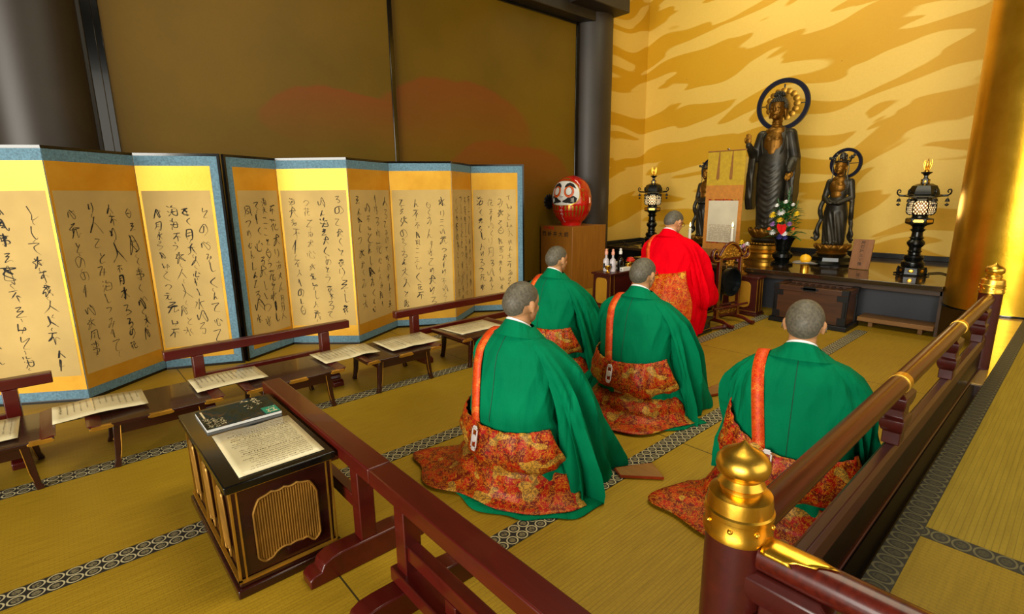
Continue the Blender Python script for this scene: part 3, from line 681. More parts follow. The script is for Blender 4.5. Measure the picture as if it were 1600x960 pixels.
def head_shape(b, T):
    e = lambda c, r, rot=None: b.ell(T(c), r, 20, 14, (T.rot @ rot) if rot is not None else T.rot)
    e((.018, 0, .912), (.102, .079, .092)); e((-.012, 0, .900), (.082, .074, .082)); e((.052, 0, .858), (.062, .060, .074)); e((.068, 0, .815), (.042, .042, .034)); e((.088, 0, .800), (.022, .024, .018))
    e((.094, 0, .905), (.022, .052, .015)); e((.098, .03, .866), (.010, .020, .012)); e((.098, -.03, .866), (.010, .020, .012))
    for s in (-1, 1):
        e((.098, .032*s, .893), (.012, .016, .0095)); e((.070, .043*s, .858), (.030, .016, .022))
        e((.012, .081*s, .885), (.015, .007, .028), Ry(-.2) @ Rz(.3*s)); e((.005, .083*s, .892), (.012, .006, .021), Ry(-.2) @ Rz(.5*s)); e((.016, .078*s, .860), (.008, .006, .011))
    cap(b, T((.110, 0, .898)), T((.124, 0, .868)), .009, .0125); e((.116, .011, .863), (.009, .008, .007)); e((.116, -.011, .863), (.009, .008, .007))
    e((.108, 0, .838), (.012, .022, .005)); e((.106, 0, .827), (.011, .018, .0055))
class HT:
    """turns the head about the top of the neck"""
    def __init__(s, pitch=0, yaw=0, roll=0): s.rot = Rz(yaw) @ Ry(pitch) @ Rx(roll) @ Matrix.Scale(.93, 3); s.c = Vector((-.005, 0, .80))
    def __call__(s, p): return s.rot @ (Vector(p)-s.c)+s.c+Vector((0, 0, .014))
def hand(b, w, side, d, curl=.9):
    """relaxed hand at wrist w; side +1 = left; d = pointing direction rotation"""
    R = d
    P = lambda x, y, z: Vector(w)+R @ Vector((x, y*side, z))
    b.ell(P(.045, 0, 0), (.048, .040, .017), 14, 10, R); b.ell(P(.012, 0, 0), (.03, .028, .018), 12, 8, R)
    for y, l, x0 in ((-.029, .070, .080), (-.010, .080, .086), (.010, .076, .084), (.028, .060, .074)):
        a = curl; p0 = (x0, y); 
        q1 = P(x0+l*.42, y*1.08, -.006); q2 = P(x0+l*.42+l*.32*math.cos(a), y*1.1, -.006-l*.32*math.sin(a)); q3 = P(x0+l*.42+l*.32*math.cos(a)+l*.22*math.cos(1.5*a), y*1.1, -.006-l*.32*math.sin(a)-l*.22*math.sin(1.5*a))
        cap(b, P(x0-.02, y, 0), q1, .0100, .0092, 8); cap(b, q1, q2, .0092, .0084, 8); cap(b, q2, q3, .0084, .0072, 8)
    t0, t1, t2, t3 = P(.02, -.022, -.002), P(.052, -.052, -.010), P(.082, -.058, -.014), P(.104, -.052, -.018)
    cap(b, t0, t1, .014, .0118, 8); cap(b, t1, t2, .0115, .0098, 8); cap(b, t2, t3, .0098, .008, 8)
def kneeling_body(name, hp=0, hy=0):
    b = MB(); T = HT(hp, hy); head_shape(b, T)
    cap(b, (-.015, 0, .70), T((.0, 0, .85)), .062, .052, 16)
    cap(b, (-.02, -.105, .675), (-.02, .105, .675), .06, .06, 14); b.ell((-.035, 0, .60), (.105, .155, .15)); b.ell((-.045, 0, .42), (.10, .135, .20)); b.ell((-.07, 0, .20), (.15, .175, .13))
    for s in (-1, 1):
        cap(b, (-.01, .155*s, .66), (.05, .215*s, .43), .046, .040); cap(b, (.05, .215*s, .43), (.255, .085*s, .315), .042, .028)
        hand(b, (.255, .085*s, .312), s, Rz(-.75*s) @ Ry(.25), 1.0)
        cap(b, (-.06, .09*s, .195), (.37, .105*s, .115), .085, .058); cap(b, (.37, .105*s, .075), (-.06, .09*s, .055), .052, .042); cap(b, (-.06, .10*s, .05), (-.175, .07*s, .035), .042, .026)
    return remesh(b, name, .006, M['skin'], 3), T
def robe_tab(kind):
    if kind == 'priest':
        return [(-.125, .02, .35, .30), (-.06, .02, .36, .305), (.06, .03, .36, .315), (.16, .035, .325, .31), (.26, .0, .27, .30), (.36, -.035, .205, .262), (.46, -.045, .172, .25), (.56, -.035, .158, .248), (.65, -.028, .142, .238), (.71, -.02, .122, .205), (.75, -.014, .10, .160), (.778, -.008, .08, .108), (.795, -.004, .066, .078)]
    return [(.004, .175, .40, .345), (.06, .17, .385, .335), (.13, .14, .345, .315), (.21, .06, .275, .285), (.30, -.012, .205, .255), (.40, -.05, .165, .232), (.52, -.043, .152, .236), (.62, -.032, .144, .236), (.69, -.024, .128, .210), (.735, -.016, .106, .165), (.768, -.010, .083, .116), (.785, -.005, .072, .090), (.796, -.002, .064, .074)]
def spow(v, e): return math.copysign(abs(v)**e, v)
class Robe:
    def __init__(s, kind, seed):
        s.tab = robe_tab(kind); s.rng = random.Random(seed); s.ph = [s.rng.uniform(0, 6.28) for _ in range(8)]; s.z0 = s.tab[0][0]; s.z1 = s.tab[-1][0]
    def pt(s, phi, z, off=0, fold=True):
        cx, a, w = interp(s.tab, z); e = .92
        r = 1.0
        if fold:
            h = max(0, min(1, (.34-z)/.34)); up = max(0, min(1, (z-.36)/.2))*max(0, min(1, (.76-z)/.1))
            r += .030*h*math.sin(9*phi+s.ph[0]+6*z)+.022*h*math.sin(17*phi+s.ph[1]-9*z)+.012*h*math.sin(29*phi+s.ph[2])
            r += up*(.032*(1-2*abs(math.sin(3.5*phi+s.ph[3]+7*z))**.8)+.020*(1-2*abs(math.sin(6*phi+s.ph[4]-11*z))**.7))
            r += .012*max(0, 1-abs(z-.37)/.08)*math.sin(13*phi+s.ph[5]+30*z)
        return Vector((cx+(a*r+off)*spow(math.cos(phi), e), (w*r+off)*spow(math.sin(phi), e), z))
    def back_at(s, y, z, off):
        """point on the back of the robe at sideways distance y"""
        lo, hi = PI/2, PI
        for _ in range(30):
            mid = (lo+hi)/2
            if s.pt(mid, z, off, False).y > abs(y): lo = mid
            else: hi = mid
        p = s.pt(lo, z, off, False); p.y = math.copysign(p.y, y); return p
def sleeve_rows(side, tab, seed, n=64, nz=30, amp=1.0):
    rng = random.Random(seed); ph = [rng.uniform(0, 6.28) for _ in range(6)]; rings = []
    z0, z1 = tab[0][0], tab[-1][0]
    for i in range(nz+1):
        t = i/nz; z = z1+(z0-z1)*t
        cx, cy, a, w, tilt = interp(tab, z); h = min(1, t*1.9)*amp; ring = []
        for j in range(n):
            p = 2*PI*j/n
            sh = lambda q: 1-2*abs(math.sin(q/2))**.75
            r = 1+h*(.12*sh(5*p+ph[0]+2.2*t)+.10*sh(9*p+ph[1]-1.8*t)+.03*math.sin(15*p+ph[2]+2.5*t))
            x = a*r*spow(math.cos(p), .9); y = w*(1+4.2*(r-1))*spow(math.sin(p), .9)
            ring.append((cx+x, side*(cy+y+tilt*x), z+.006*h*math.sin(7*p+ph[3]) if i < nz else max(z, .004)))
        rings.append(ring)
    return rings
SL_FLOOR = [(.004, .245, .300, .265, .085, -.22), (.06, .235, .300, .255, .082, -.22), (.16, .205, .298, .225, .078, -.20), (.28, .16, .290, .19, .074, -.16), (.40, .115, .276, .157, .07, -.12), (.52, .07, .262, .132, .066, -.06), (.62, .03, .238, .108, .062, 0), (.69, .0, .190, .086, .054, 0), (.735, -.012, .148, .064, .042, 0), (.758, -.015, .11, .035, .026, 0)]
SL_LAP = [(.10, .27, .20, .19, .07, -.5), (.16, .26, .21, .195, .07, -.46), (.26, .22, .222, .18, .066, -.36), (.38, .15, .232, .150, .062, -.22), (.50, .08, .236, .124, .060, -.08), (.62, .03, .225, .106, .062, 0), (.69, .0, .190, .086, .054, 0), (.735, -.012, .148, .064, .042, 0), (.758, -.015, .11, .035, .026, 0)]
SL_BUNCH = [(.004, .06, .36, .10, .10, -.1), (.05, .07, .365, .125, .115, -.1), (.12, .09, .345, .135, .105, -.1), (.19, .11, .315, .125, .08, -.1), (.28, .12, .30, .13, .068, -.1), (.40, .11, .286, .135, .066, -.1), (.52, .07, .268, .126, .066, -.06), (.62, .03, .24, .108, .062, 0), (.69, .0, .208, .086, .058, 0), (.735, -.012, .165, .064, .046, 0), (.758, -.015, .125, .035, .028, 0)]
SL_PRIEST = [(.12, .22, .275, .19, .055, -.2), (.17, .22, .29, .225, .066, -.2), (.22, .20, .295, .22, .07, -.2), (.3, .16, .29, .195, .07, -.16), (.42, .115, .278, .17, .068, -.12), (.54, .07, .262, .138, .066, -.06), (.63, .03, .245, .114, .065, 0), (.70, .0, .208, .09, .060, 0), (.742, -.012, .165, .066, .048, 0), (.764, -.015, .125, .036, .03, 0)]
def cloth(name, rows, mt, parent, thick=.004, ang=50):
    b = MB(); b.grid(rows); return b.build(name, mt, parent, ang=ang, solid=thick)
def kesa(parent, rb, mt, seed, p0=95, p1=262, ztop=.385, left_up=.05, tail=(110, 175, .22), drop=None, rows=None, slant=0.0):
    rng = random.Random(seed); ph = [rng.uniform(0, 6.28) for _ in range(6)]; out = []
    rows = rows or [(.388, .020), (.37, .026), (.34, .034), (.31, .041), (.28, .046), (.25, .047), (.225, .043), (.20, .032), (.182, .012), (.170, -.012), (.160, -.03)]
    n = 90; nk = len(rows)-1; sh = lambda q: 1-2*abs(math.sin(q/2))**.7
    for k, (z0, off) in enumerate(rows):
        row = []; lo = k/nk
        for j in range(n+1):
            d = p0+(p1-p0)*j/n; phi = math.radians(d); u = (d-180)/80
            z = z0+(ztop-.385)*(1-lo*.4)+(left_up*max(0, -u)**1.5-.012*math.cos(u*2.2)+slant*u)*(1-lo*.5)
            z += lo*(.022*math.sin(3.2*phi+ph[3])+.012*math.sin(7*phi+ph[4]))
            f = (.003+.008*lo)*sh(6*phi+ph[0]+4*lo)+(.002+.006*lo)*sh(13*phi+ph[1]-5*lo)+.003*math.sin(27*phi+ph[2]+9*lo)
            if drop: z -= drop(lo)
            p = rb.pt(phi, max(z, rb.z0), off+f, False); p.z = z; row.append(p)
        out.append(row)
    k = cloth('brocade_wrap', out, mt, parent, .005)
    if tail:
        a0, a1, ext = tail; rows = []; n = 60
        prof = [(.175, .0), (.14, .055), (.115, .078), (.09, .075), (.072, .066), (.06, .08), (.05, .105), (.042, .12), (.034, .14), (.028, .18), (.022, .25), (.020, .30)]
        for k2, (z, off) in enumerate(prof):
            row = []; lo = k2/(len(prof)-1)
            for j in range(n+1):
                d = a0-6+(256-a0)*j/n; phi = math.radians(d); w = math.exp(-((d-(a0+a1)/2)/((a1-a0)*.5))**4)
                tip = 1+ (ext/.3-1)*w; o = off*(.30+.70*w*tip) if off > 0 else off
                pk = math.exp(-((d-a0-12)/9)**2)*.10*lo**2
                f = .010*sh(5*phi+ph[2]+3*lo)*(1-lo*.7)+.005*math.sin(15*phi+ph[4]-6*lo)*(1-lo*.6)
                p = rb.pt(phi, max(.05, z), o+f+pk, False); p.z = max(.019, z+.014*sh(4*phi+ph[5]+6*lo)*(1-lo)); row.append(p)
            rows.append(row)
        cloth('brocade_tail', rows, mt, parent, .004)
        n = 50; rows = []
        for off, z in ((.0, .016), (.05, .012), (.08, .010), (.11, .006)):
            rows.append([rb.pt(math.radians(d), .03, off*(1+.10*math.sin(d*.22+ph[1])+.10*math.sin(d*.09+ph[0])), False)+Vector((0, 0, z-.03+(.003*abs(math.sin(d*.21)) if off < .12 else 0))) for d in [150+110*j/n for j in range(n+1)]])
        cloth('robe_hem', rows, M['green'], parent, .004)
    return k
def strap(parent, rb, y0, y1, zlow, mt, w=.024):
    path = []
    for i in range(15):
        t = i/14; z = zlow+(.715-zlow)*t; y = y0+(y1-y0)*t
        path.append(rb.back_at(y, z, .010))
    sh = rb.pt(math.radians(100), .735, .012, False); top = Vector((-.02, y1-.005, .775)); path += [Vector((-.075, y1-.002, .757)), top, Vector((.045, y1-.01, .745)), Vector((.105, y1-.03, .66)), Vector((.135, y1-.05, .54)), Vector((.16, y1-.06, .42))]
    L, R_ = [], []
    for i, p in enumerate(path):
        L.append(p+Vector((0, w, -.004 if i < 17 else 0))); R_.append(p-Vector((0, w, 0)))
    for s in (L, R_):
        pass
    b = MB(); m_ = [(a+c)/2+Vector((-.003, 0, .001)) for a, c in zip(L, R_)]
    cm = lambda q: [Vector(v) for v in catmull(q, 3)]
    b.grid([cm(L), cm(m_), cm(R_)]); return b.build('shoulder_strap', mt, parent, solid=.006, ang=60)
def ornament(parent, rb, y, z0, z1, off, s=1.0, lean=0):
    """ivory buckle: frame with a round boss between two tabs"""
    p0 = rb.back_at(y, z0, off[0]); p1 = rb.back_at(y+lean, z1, off[1]); up = (p1-p0); L = up.length; up.normalize()
    n = (rb.back_at(y, (z0+z1)/2, off[0])-Vector((-.05, 0, (z0+z1)/2))); n -= up*n.dot(up); n.normalize(); side = up.cross(n)
    fn = lambda a, c, h: p0+side*a+up*(c*L)+n*h
    b = MB(); w = .021*s; h0, h1 = .0, .006
    def rect(a0, a1, c0, c1): b.prism([(a0, c0), (a1, c0), (a1, c1), (a0, c1)], h0, h1, fn)
    rect(-w, -w+.0055*s, .13, .87); rect(w-.0055*s, w, .13, .87); rect(-w, w, .13, .16); rect(-w, w, .84, .87); rect(-.012*s, .012*s, 0, .13); rect(-.012*s, .012*s, .87, 1)
    rect(-.017*s, .017*s, .055, .10); rect(-.017*s, .017*s, .90, .945)
    b.prism([(.0175*s*math.cos(q), .5+.0175*s*math.sin(q)/L) for q in [i*PI/12 for i in range(24)]], h0, h1+.002, fn)
    b.build('ivory_buckle', M['ivory'], parent, bevel=.0012)
def collar(parent, T, mt, big=0):
    b = MB(); rows = []
    n = 40
    for k, (zb, zf, rx, ry, cx) in enumerate(((.772, .735, .100, .128, -.012), (.792, .745, .083, .100, -.010), (.820, .760, .070, .078, -.006), (.838, .768, .064, .068, -.004), (.836, .764, .058, .062, -.003), (.80, .75, .056, .060, -.002))):
        rows.append([Vector((cx+(rx+big)*math.cos(p), (ry+big)*math.sin(p), (zb+zf)/2-(zb-zf)/2*math.cos(p))) for p in [2*PI*j/n for j in range(n)]])
    b.loft(rows, False, False); b.build('robe_collar', mt, parent, ang=70)
    b = MB(); rows = []
    for zb, zf, rx, ry in ((.826, .766, .0595, .0615), (.847, .772, .0585, .0605), (.846, .770, .0555, .0575), (.825, .76, .0555, .0575)):
        rows.append([Vector((-.003+rx*math.cos(p), ry*math.sin(p), (zb+zf)/2-(zb-zf)/2*math.cos(p))) for p in [2*PI*j/n for j in range(n)]])
    b.loft(rows, False, False); b.build('under_collar', M['white'], parent, ang=70)
def hair_cap(parent, T):
    b = MB(); rows = []; n = 44
    def skull(d):
        """outermost skull surface from the centre along d"""
        c0 = Vector((.005, 0, .905)); best = 0
        for c, r in (((.018, 0, .912), (.102, .079, .092)), ((-.012, 0, .900), (.082, .074, .082)), ((.052, 0, .858), (.062, .060, .074))):
            o = c0-Vector(c); A = sum((d[i]/r[i])**2 for i in range(3)); B = sum(d[i]*o[i]/r[i]**2 for i in range(3)); Cc = sum((o[i]/r[i])**2 for i in range(3))-1
            D = B*B-A*Cc
            if D > 0: best = max(best, (-B+math.sqrt(D))/A)
        return c0+d*(best+.0012)
    for i in range(19):
        row = []
        for j in range(n):
            p = 2*PI*j/n; f = (1+math.cos(p))/2
            low = math.radians(-40*(1-f)**.8+34*f**1.1)               # hairline: nape low, forehead high
            if .18 < f < .62: low = max(low, math.radians(-6))
            el = PI/2+(low-PI/2)*(i+.3)/18.3
            row.append(T(skull(Vector((math.cos(el)*math.cos(p), math.cos(el)*math.sin(p), math.sin(el))))))
        rows.append(row)
    b.loft(rows, True, False); b.build('shaved_hair', M['stubble'], parent, ang=80)
def spectacles(parent, T):
    b = MB()
    for s in (-1, 1):
        b.tube([T((.122+.004*0, .034*s+.023*math.cos(q), .888+.017*math.sin(q))) for q in [i*PI/10 for i in range(21)]], .0016, 6)
        b.tube([T((.118, .057*s, .893)), T((.07, .079*s, .895)), T((.03, .086*s, .893)), T((.004, .089*s, .884)), T((-.008, .088*s, .868))], .0019, 6)
    b.tube([T((.122, -.011, .890)), T((.126, 0, .893)), T((.122, .011, .890))], .0016, 6)
    b.build('spectacles', M['lens_dark'], parent)
BODY, T0 = kneeling_body('person', 0, 0)
BODY.name = 'person'
def eyes(parent, T):
    b = MB(); b.ell(T((.1165, 0, .837)), (.006, .019, .0036), 14, 8, T.rot); b.ell(T((.1145, 0, .829)), (.006, .016, .0038), 14, 8, T.rot); b.build('lips', M['lip'], parent)
    for s in (-1, 1):
        b = MB(); b.ell(T((.1035, .032*s, .892)), (.0075, .0105, .0042), 12, 8, T.rot); e = b.build('eye', M['lens_dark'], parent)
def monk(label, loc, rz, sc, seed, rs, ls, glasses=False, kz=.37, tail=(112, 170, .25), kleft=.04, sy=.085, orn=(.36, .245), sy1=.125, p1=256, body=None, kp0=92, slant=0.0):
    if body is None: o = BODY.copy(); C.objects.link(o)
    else: o = body
    o.location = loc; o.rotation_euler = (0, 0, rz); o.scale = (sc, sc, sc); tag(o, label, 'person', 'monks in green robes kneeling on the tatami')
    rb = Robe('monk', seed)
    b = MB(); n = 150
    b.loft([[rb.pt(2*PI*j/n, z) for j in range(n)] for z in [rb.z0+(rb.z1-rb.z0)*(i/54)**1.0 for i in range(55)]], False, False)
    b.loft(sleeve_rows(-1, rs, seed+1), True, True); b.loft(sleeve_rows(1, ls, seed+2), True, True)
    for s_ in (-1, 1): b.tube([(.02, .20*s_, .50), (.05, .213*s_, .43), (.15, .155*s_, .372), (.225, .106*s_, .332)], [.056, .060, .060, .062], 20)
    r = b.build('robe', M['green'], o, ang=75)
    s = MB(); s.tube([rb.pt(PI, z, .0015) for z in [.38+.385*i/26 for i in range(27)]], .0016, 5); s.build('back_seam', M['green_dark'], r)
    collar(o, T0, M['green']); hair_cap(o, T0); eyes(o, T0)
    k = kesa(o, rb, M['brocade'], seed+3, p0=kp0, p1=p1, ztop=kz, left_up=kleft, tail=tail, slant=slant)
    strap(o, rb, sy, sy1, kz-.03, M['strap']); ornament(o, rb, sy-.035, orn[1], orn[0], (.062, .040))
    if glasses: spectacles(o, T0)
    return o
m1 = monk('monk in green robe kneeling alone in front, brocade corner spread on tatami to his left', (1.59, 1.745, 0), .12, 1.0, 21, SL_FLOOR, SL_LAP, body=BODY, tail=(108, 160, .22))
m2 = monk('monk in green robe and glasses kneeling in the middle, directly behind the red-robed priest', (2.74, 1.86, 0), .10, 1.0, 33, SL_FLOOR, SL_BUNCH, True, kz=.39, tail=(140, 215, .17), slant=.02)
m3 = monk('monk in green robe kneeling deepest, before the wooden box with the doll', (2.93, 2.79, 0), .06, 1.0, 47, SL_FLOOR, SL_LAP, kz=.40, tail=(150, 210, .12))
m4 = monk('monk in green robe and glasses kneeling beside the polished railing', (2.245, .735, 0), .26, .965, 59, SL_LAP, SL_LAP, True, kz=.40, tail=(112, 165, .20), kleft=.11, orn=(.415, .30), sy=.10, sy1=.145)
# wooden boards lying half under the sleeves
def board(label, pts, z=.012):
    t = thing('wooden_board', label, 'board', (sum(p[0] for p in pts)/len(pts), sum(p[1] for p in pts)/len(pts), 0), 0)
    q = [(p[0]-t.location.x, p[1]-t.location.y) for p in pts]
    b = MB(); b.prism(q, .003, z, lambda a, c, h: (a, c, h)); b.build('board_top', M['plank'], t)
    b = MB(); b.tube([(a, c, z*.6) for a, c in q+[q[0]]], .006, 6, sq=1); b.build('red_edge', M['red_orange'], t)
board('brown board with red edge under the sleeve of the front monk', [(1.99, 1.46), (1.955, 1.40), (2.095, 1.245), (2.17, 1.36)], .02)
board('brown board with red edge under the sleeve of the middle monk', [(3.25, 1.70), (3.24, 1.63), (3.46, 1.55), (3.52, 1.68)], .02)
t = thing('wooden_clapper', 'small dark red wooden block beside the middle monk on the tatami', 'wooden block', (3.60, 2.06, 0), .3)
b = MB(); b.mm((-.10, -.03, 0), (.10, .03, .03)); b.build('block', M['maroon'], t, bevel=.004); b = MB(); b.mm((-.095, -.026, .03), (.095, .026, .05)); b.build('block_lid', M['maroon'], t, bevel=.006)

# ------------------------------------------------------------------ the priest on his seat
pl = thing('priest_seat', 'low black lacquer platform under the priest with gilt lines', 'platform', (4.56, 2.76, 0))
b = MB(); b.mm((-.30, -.27, .03), (.36, .27, .135)); b.build('platform_body', M['black'], pl, bevel=.004)
b = MB(); b.mm((-.32, -.29, .135), (.38, .29, .158)); b.build('platform_top', M['black'], pl, bevel=.005)
b = MB(); b.mm((-.32, -.29, 0), (.38, .29, .03)); b.build('plinth', M['black'], pl, bevel=.005)
b = MB(); b.tube([(-.30, -.273, .035), (.36, -.273, .035), (.36, -.273, .13), (-.30, -.273, .13), (-.30, -.273, .035)], .003, 4); b.build('gilt_line', M['gilt'], pl)
PB, TP = kneeling_body('person', .28, -.10)
PB.location = (4.52, 2.76, .165); PB.scale = (1.075,)*3; tag(PB, 'priest in bright red robe with bowed head facing the altar', 'person')
rb = Robe('priest', 77); b = MB(); n = 150
b.loft([[rb.pt(2*PI*j/n, z) for j in range(n)] for z in [rb.z0+(rb.z1-rb.z0)*i/58 for i in range(59)]], False, False)
b.loft(sleeve_rows(-1, SL_PRIEST, 78), True, True); b.loft(sleeve_rows(1, SL_LAP, 79), True, True)
for s_ in (-1, 1): b.tube([(.02, .20*s_, .50), (.05, .213*s_, .43), (.15, .155*s_, .372), (.225, .106*s_, .332)], [.056, .060, .060, .062], 20)
b.build('robe', M['red'], PB, ang=75)
collar(PB, TP, M['red'], .003); hair_cap(PB, TP); spectacles(PB, TP); eyes(PB, TP)
kesa(PB, rb, M['brocade_orange'], 80, p0=108, p1=246, ztop=.44, left_up=.0, tail=None, rows=[(.40, .020), (.35, .034), (.30, .044), (.24, .05), (.18, .056), (.12, .058), (.06, .056), (.0, .05), (-.06, .045), (-.11, .04)], slant=.03)
strap(PB, rb, .055, .135, .41, M['strap'], .017); ornament(PB, rb, .0, .27, .40, (.074, .048), 1.2, .04)
# ================================================================== THE ALTAR
AZ = .52
al = thing('altar_table', 'long dark polished altar table under the statues and lanterns', 'altar', (7.2, 2.5, 0))
def L(x, y, z=0): return (x-7.2, y-2.5, z)
b = MB(); b.prism([L(6.1, .86)[:2], L(8.25, .86)[:2], L(8.25, 5.6)[:2], L(7.16, 5.6)[:2], L(7.16, 4.3)[:2], L(6.1, 4.3)[:2]], .475, AZ, lambda a, c, h: (a, c, h)); b.build('altar_top', M['altar'], al, bevel=.005)
b = MB(); b.mm(L(6.28, .88, .40), L(6.32, 4.28, .475)); b.build('apron', M['altar_wood'], al, bevel=.004)
b = MB(); b.mm(L(6.50, .9, .0), L(6.54, 4.26, .40)); b.build('kick_panel', M['kick'], al)
b = MB(); b.mm(L(6.28, .875, .0), L(8.2, .9, .475)); b.build('end_panel', M['altar_wood'], al)
b = MB(); b.mm(L(7.2, 4.3, 0), L(7.24, 5.58, .475)); b.mm(L(6.30, 4.26, 0), L(7.24, 4.3, .475)); b.build('side_panel', M['black'], al)
pk = thing('step_plank', 'pale brown wooden step before the altar beside the offertory box', 'step', (6.36, 1.21, 0))
b = MB(); b.mm((-.13, -.31, .06), (.12, .33, .105)); b.build('tread', M['plank'], pk, bevel=.004)
for y in (-.2, .22):
    b = MB(); b.mm((-.07, y-.02, 0), (.09, y+.02, .06)); b.build('foot', M['plank'], pk, bevel=.003)
# offertory box with slotted top
ob = thing('offertory_box', 'brown wooden offertory box with slatted top and black iron corners before the altar', 'offertory box', (6.05, 1.905, 0))
b = MB(); x0, x1, y0, y1 = -.19, .19, -.36, .36
b.mm((x0+.015, y0+.015, .05), (x1-.015, y1-.015, .36)); bd = b.build('box_body', M['coffer'], ob, bevel=.004)
b = MB(); b.mm((x0, y0, .36), (x0+.05, y1, .415)); b.mm((x1-.05, y0, .36), (x1, y1, .415)); b.mm((x0+.05, y0, .36), (x1-.05, y0+.06, .415)); b.mm((x0+.05, y1-.06, .36), (x1-.05, y1, .415)); b.build('rim', M['coffer'], ob, bevel=.004)
for i in range(9):
    y = y0+.09+i*.0675; b = MB(); b.prism([(-.021, 0), (.021, 0), (.012, .03), (-.012, .03)], x0+.05, x1-.05, lambda a, c, h: (h, y+a, .372+c)); b.build('slat', M['coffer'], ob, bevel=.002)
b = MB(); b.mm((x0-.02, y0-.02, 0), (x1+.02, y1+.02, .05)); b.build('plinth', M['black_matte'], ob, bevel=.005)
for sx, sy in ((-1, -1), (-1, 1), (1, -1), (1, 1)):
    b = MB(); cx, cy = (x0 if sx < 0 else x1), (y0 if sy < 0 else y1)
    b.mm((cx-sx*.045, cy-sy*.003, .05), (cx-sx*.012, cy-sy*.018, .36)); b.mm((cx-sx*.012, cy-sy*.012, .05), (cx-sx*.018, cy-sy*.045, .36)); b.mm((cx-sx*.06, cy+sy*.002, .365), (cx+sx*.002, cy-sy*.06, .418)); b.mm((cx-sx*.07, cy-sy*.004, .3), (cx-sx*.01, cy-sy*.02, .36)); b.mm((cx-sx*.007, cy-sy*.004, .3), (cx-sx*.02, cy-sy*.10, .36)); b.mm((cx-sx*.008, cy-sy*.004, .06), (cx-sx*.02, cy-sy*.08, .13))
    b.build('iron_corner', M['black_matte'], ob, bevel=.001)
b = MB(); b.mm((x0-.002, -.06, .37), (x0+.03, .06, .418)); b.mm((x0-.002, -.085, .385), (x0+.001, .085, .405)); b.build('iron_strap', M['black_matte'], ob)

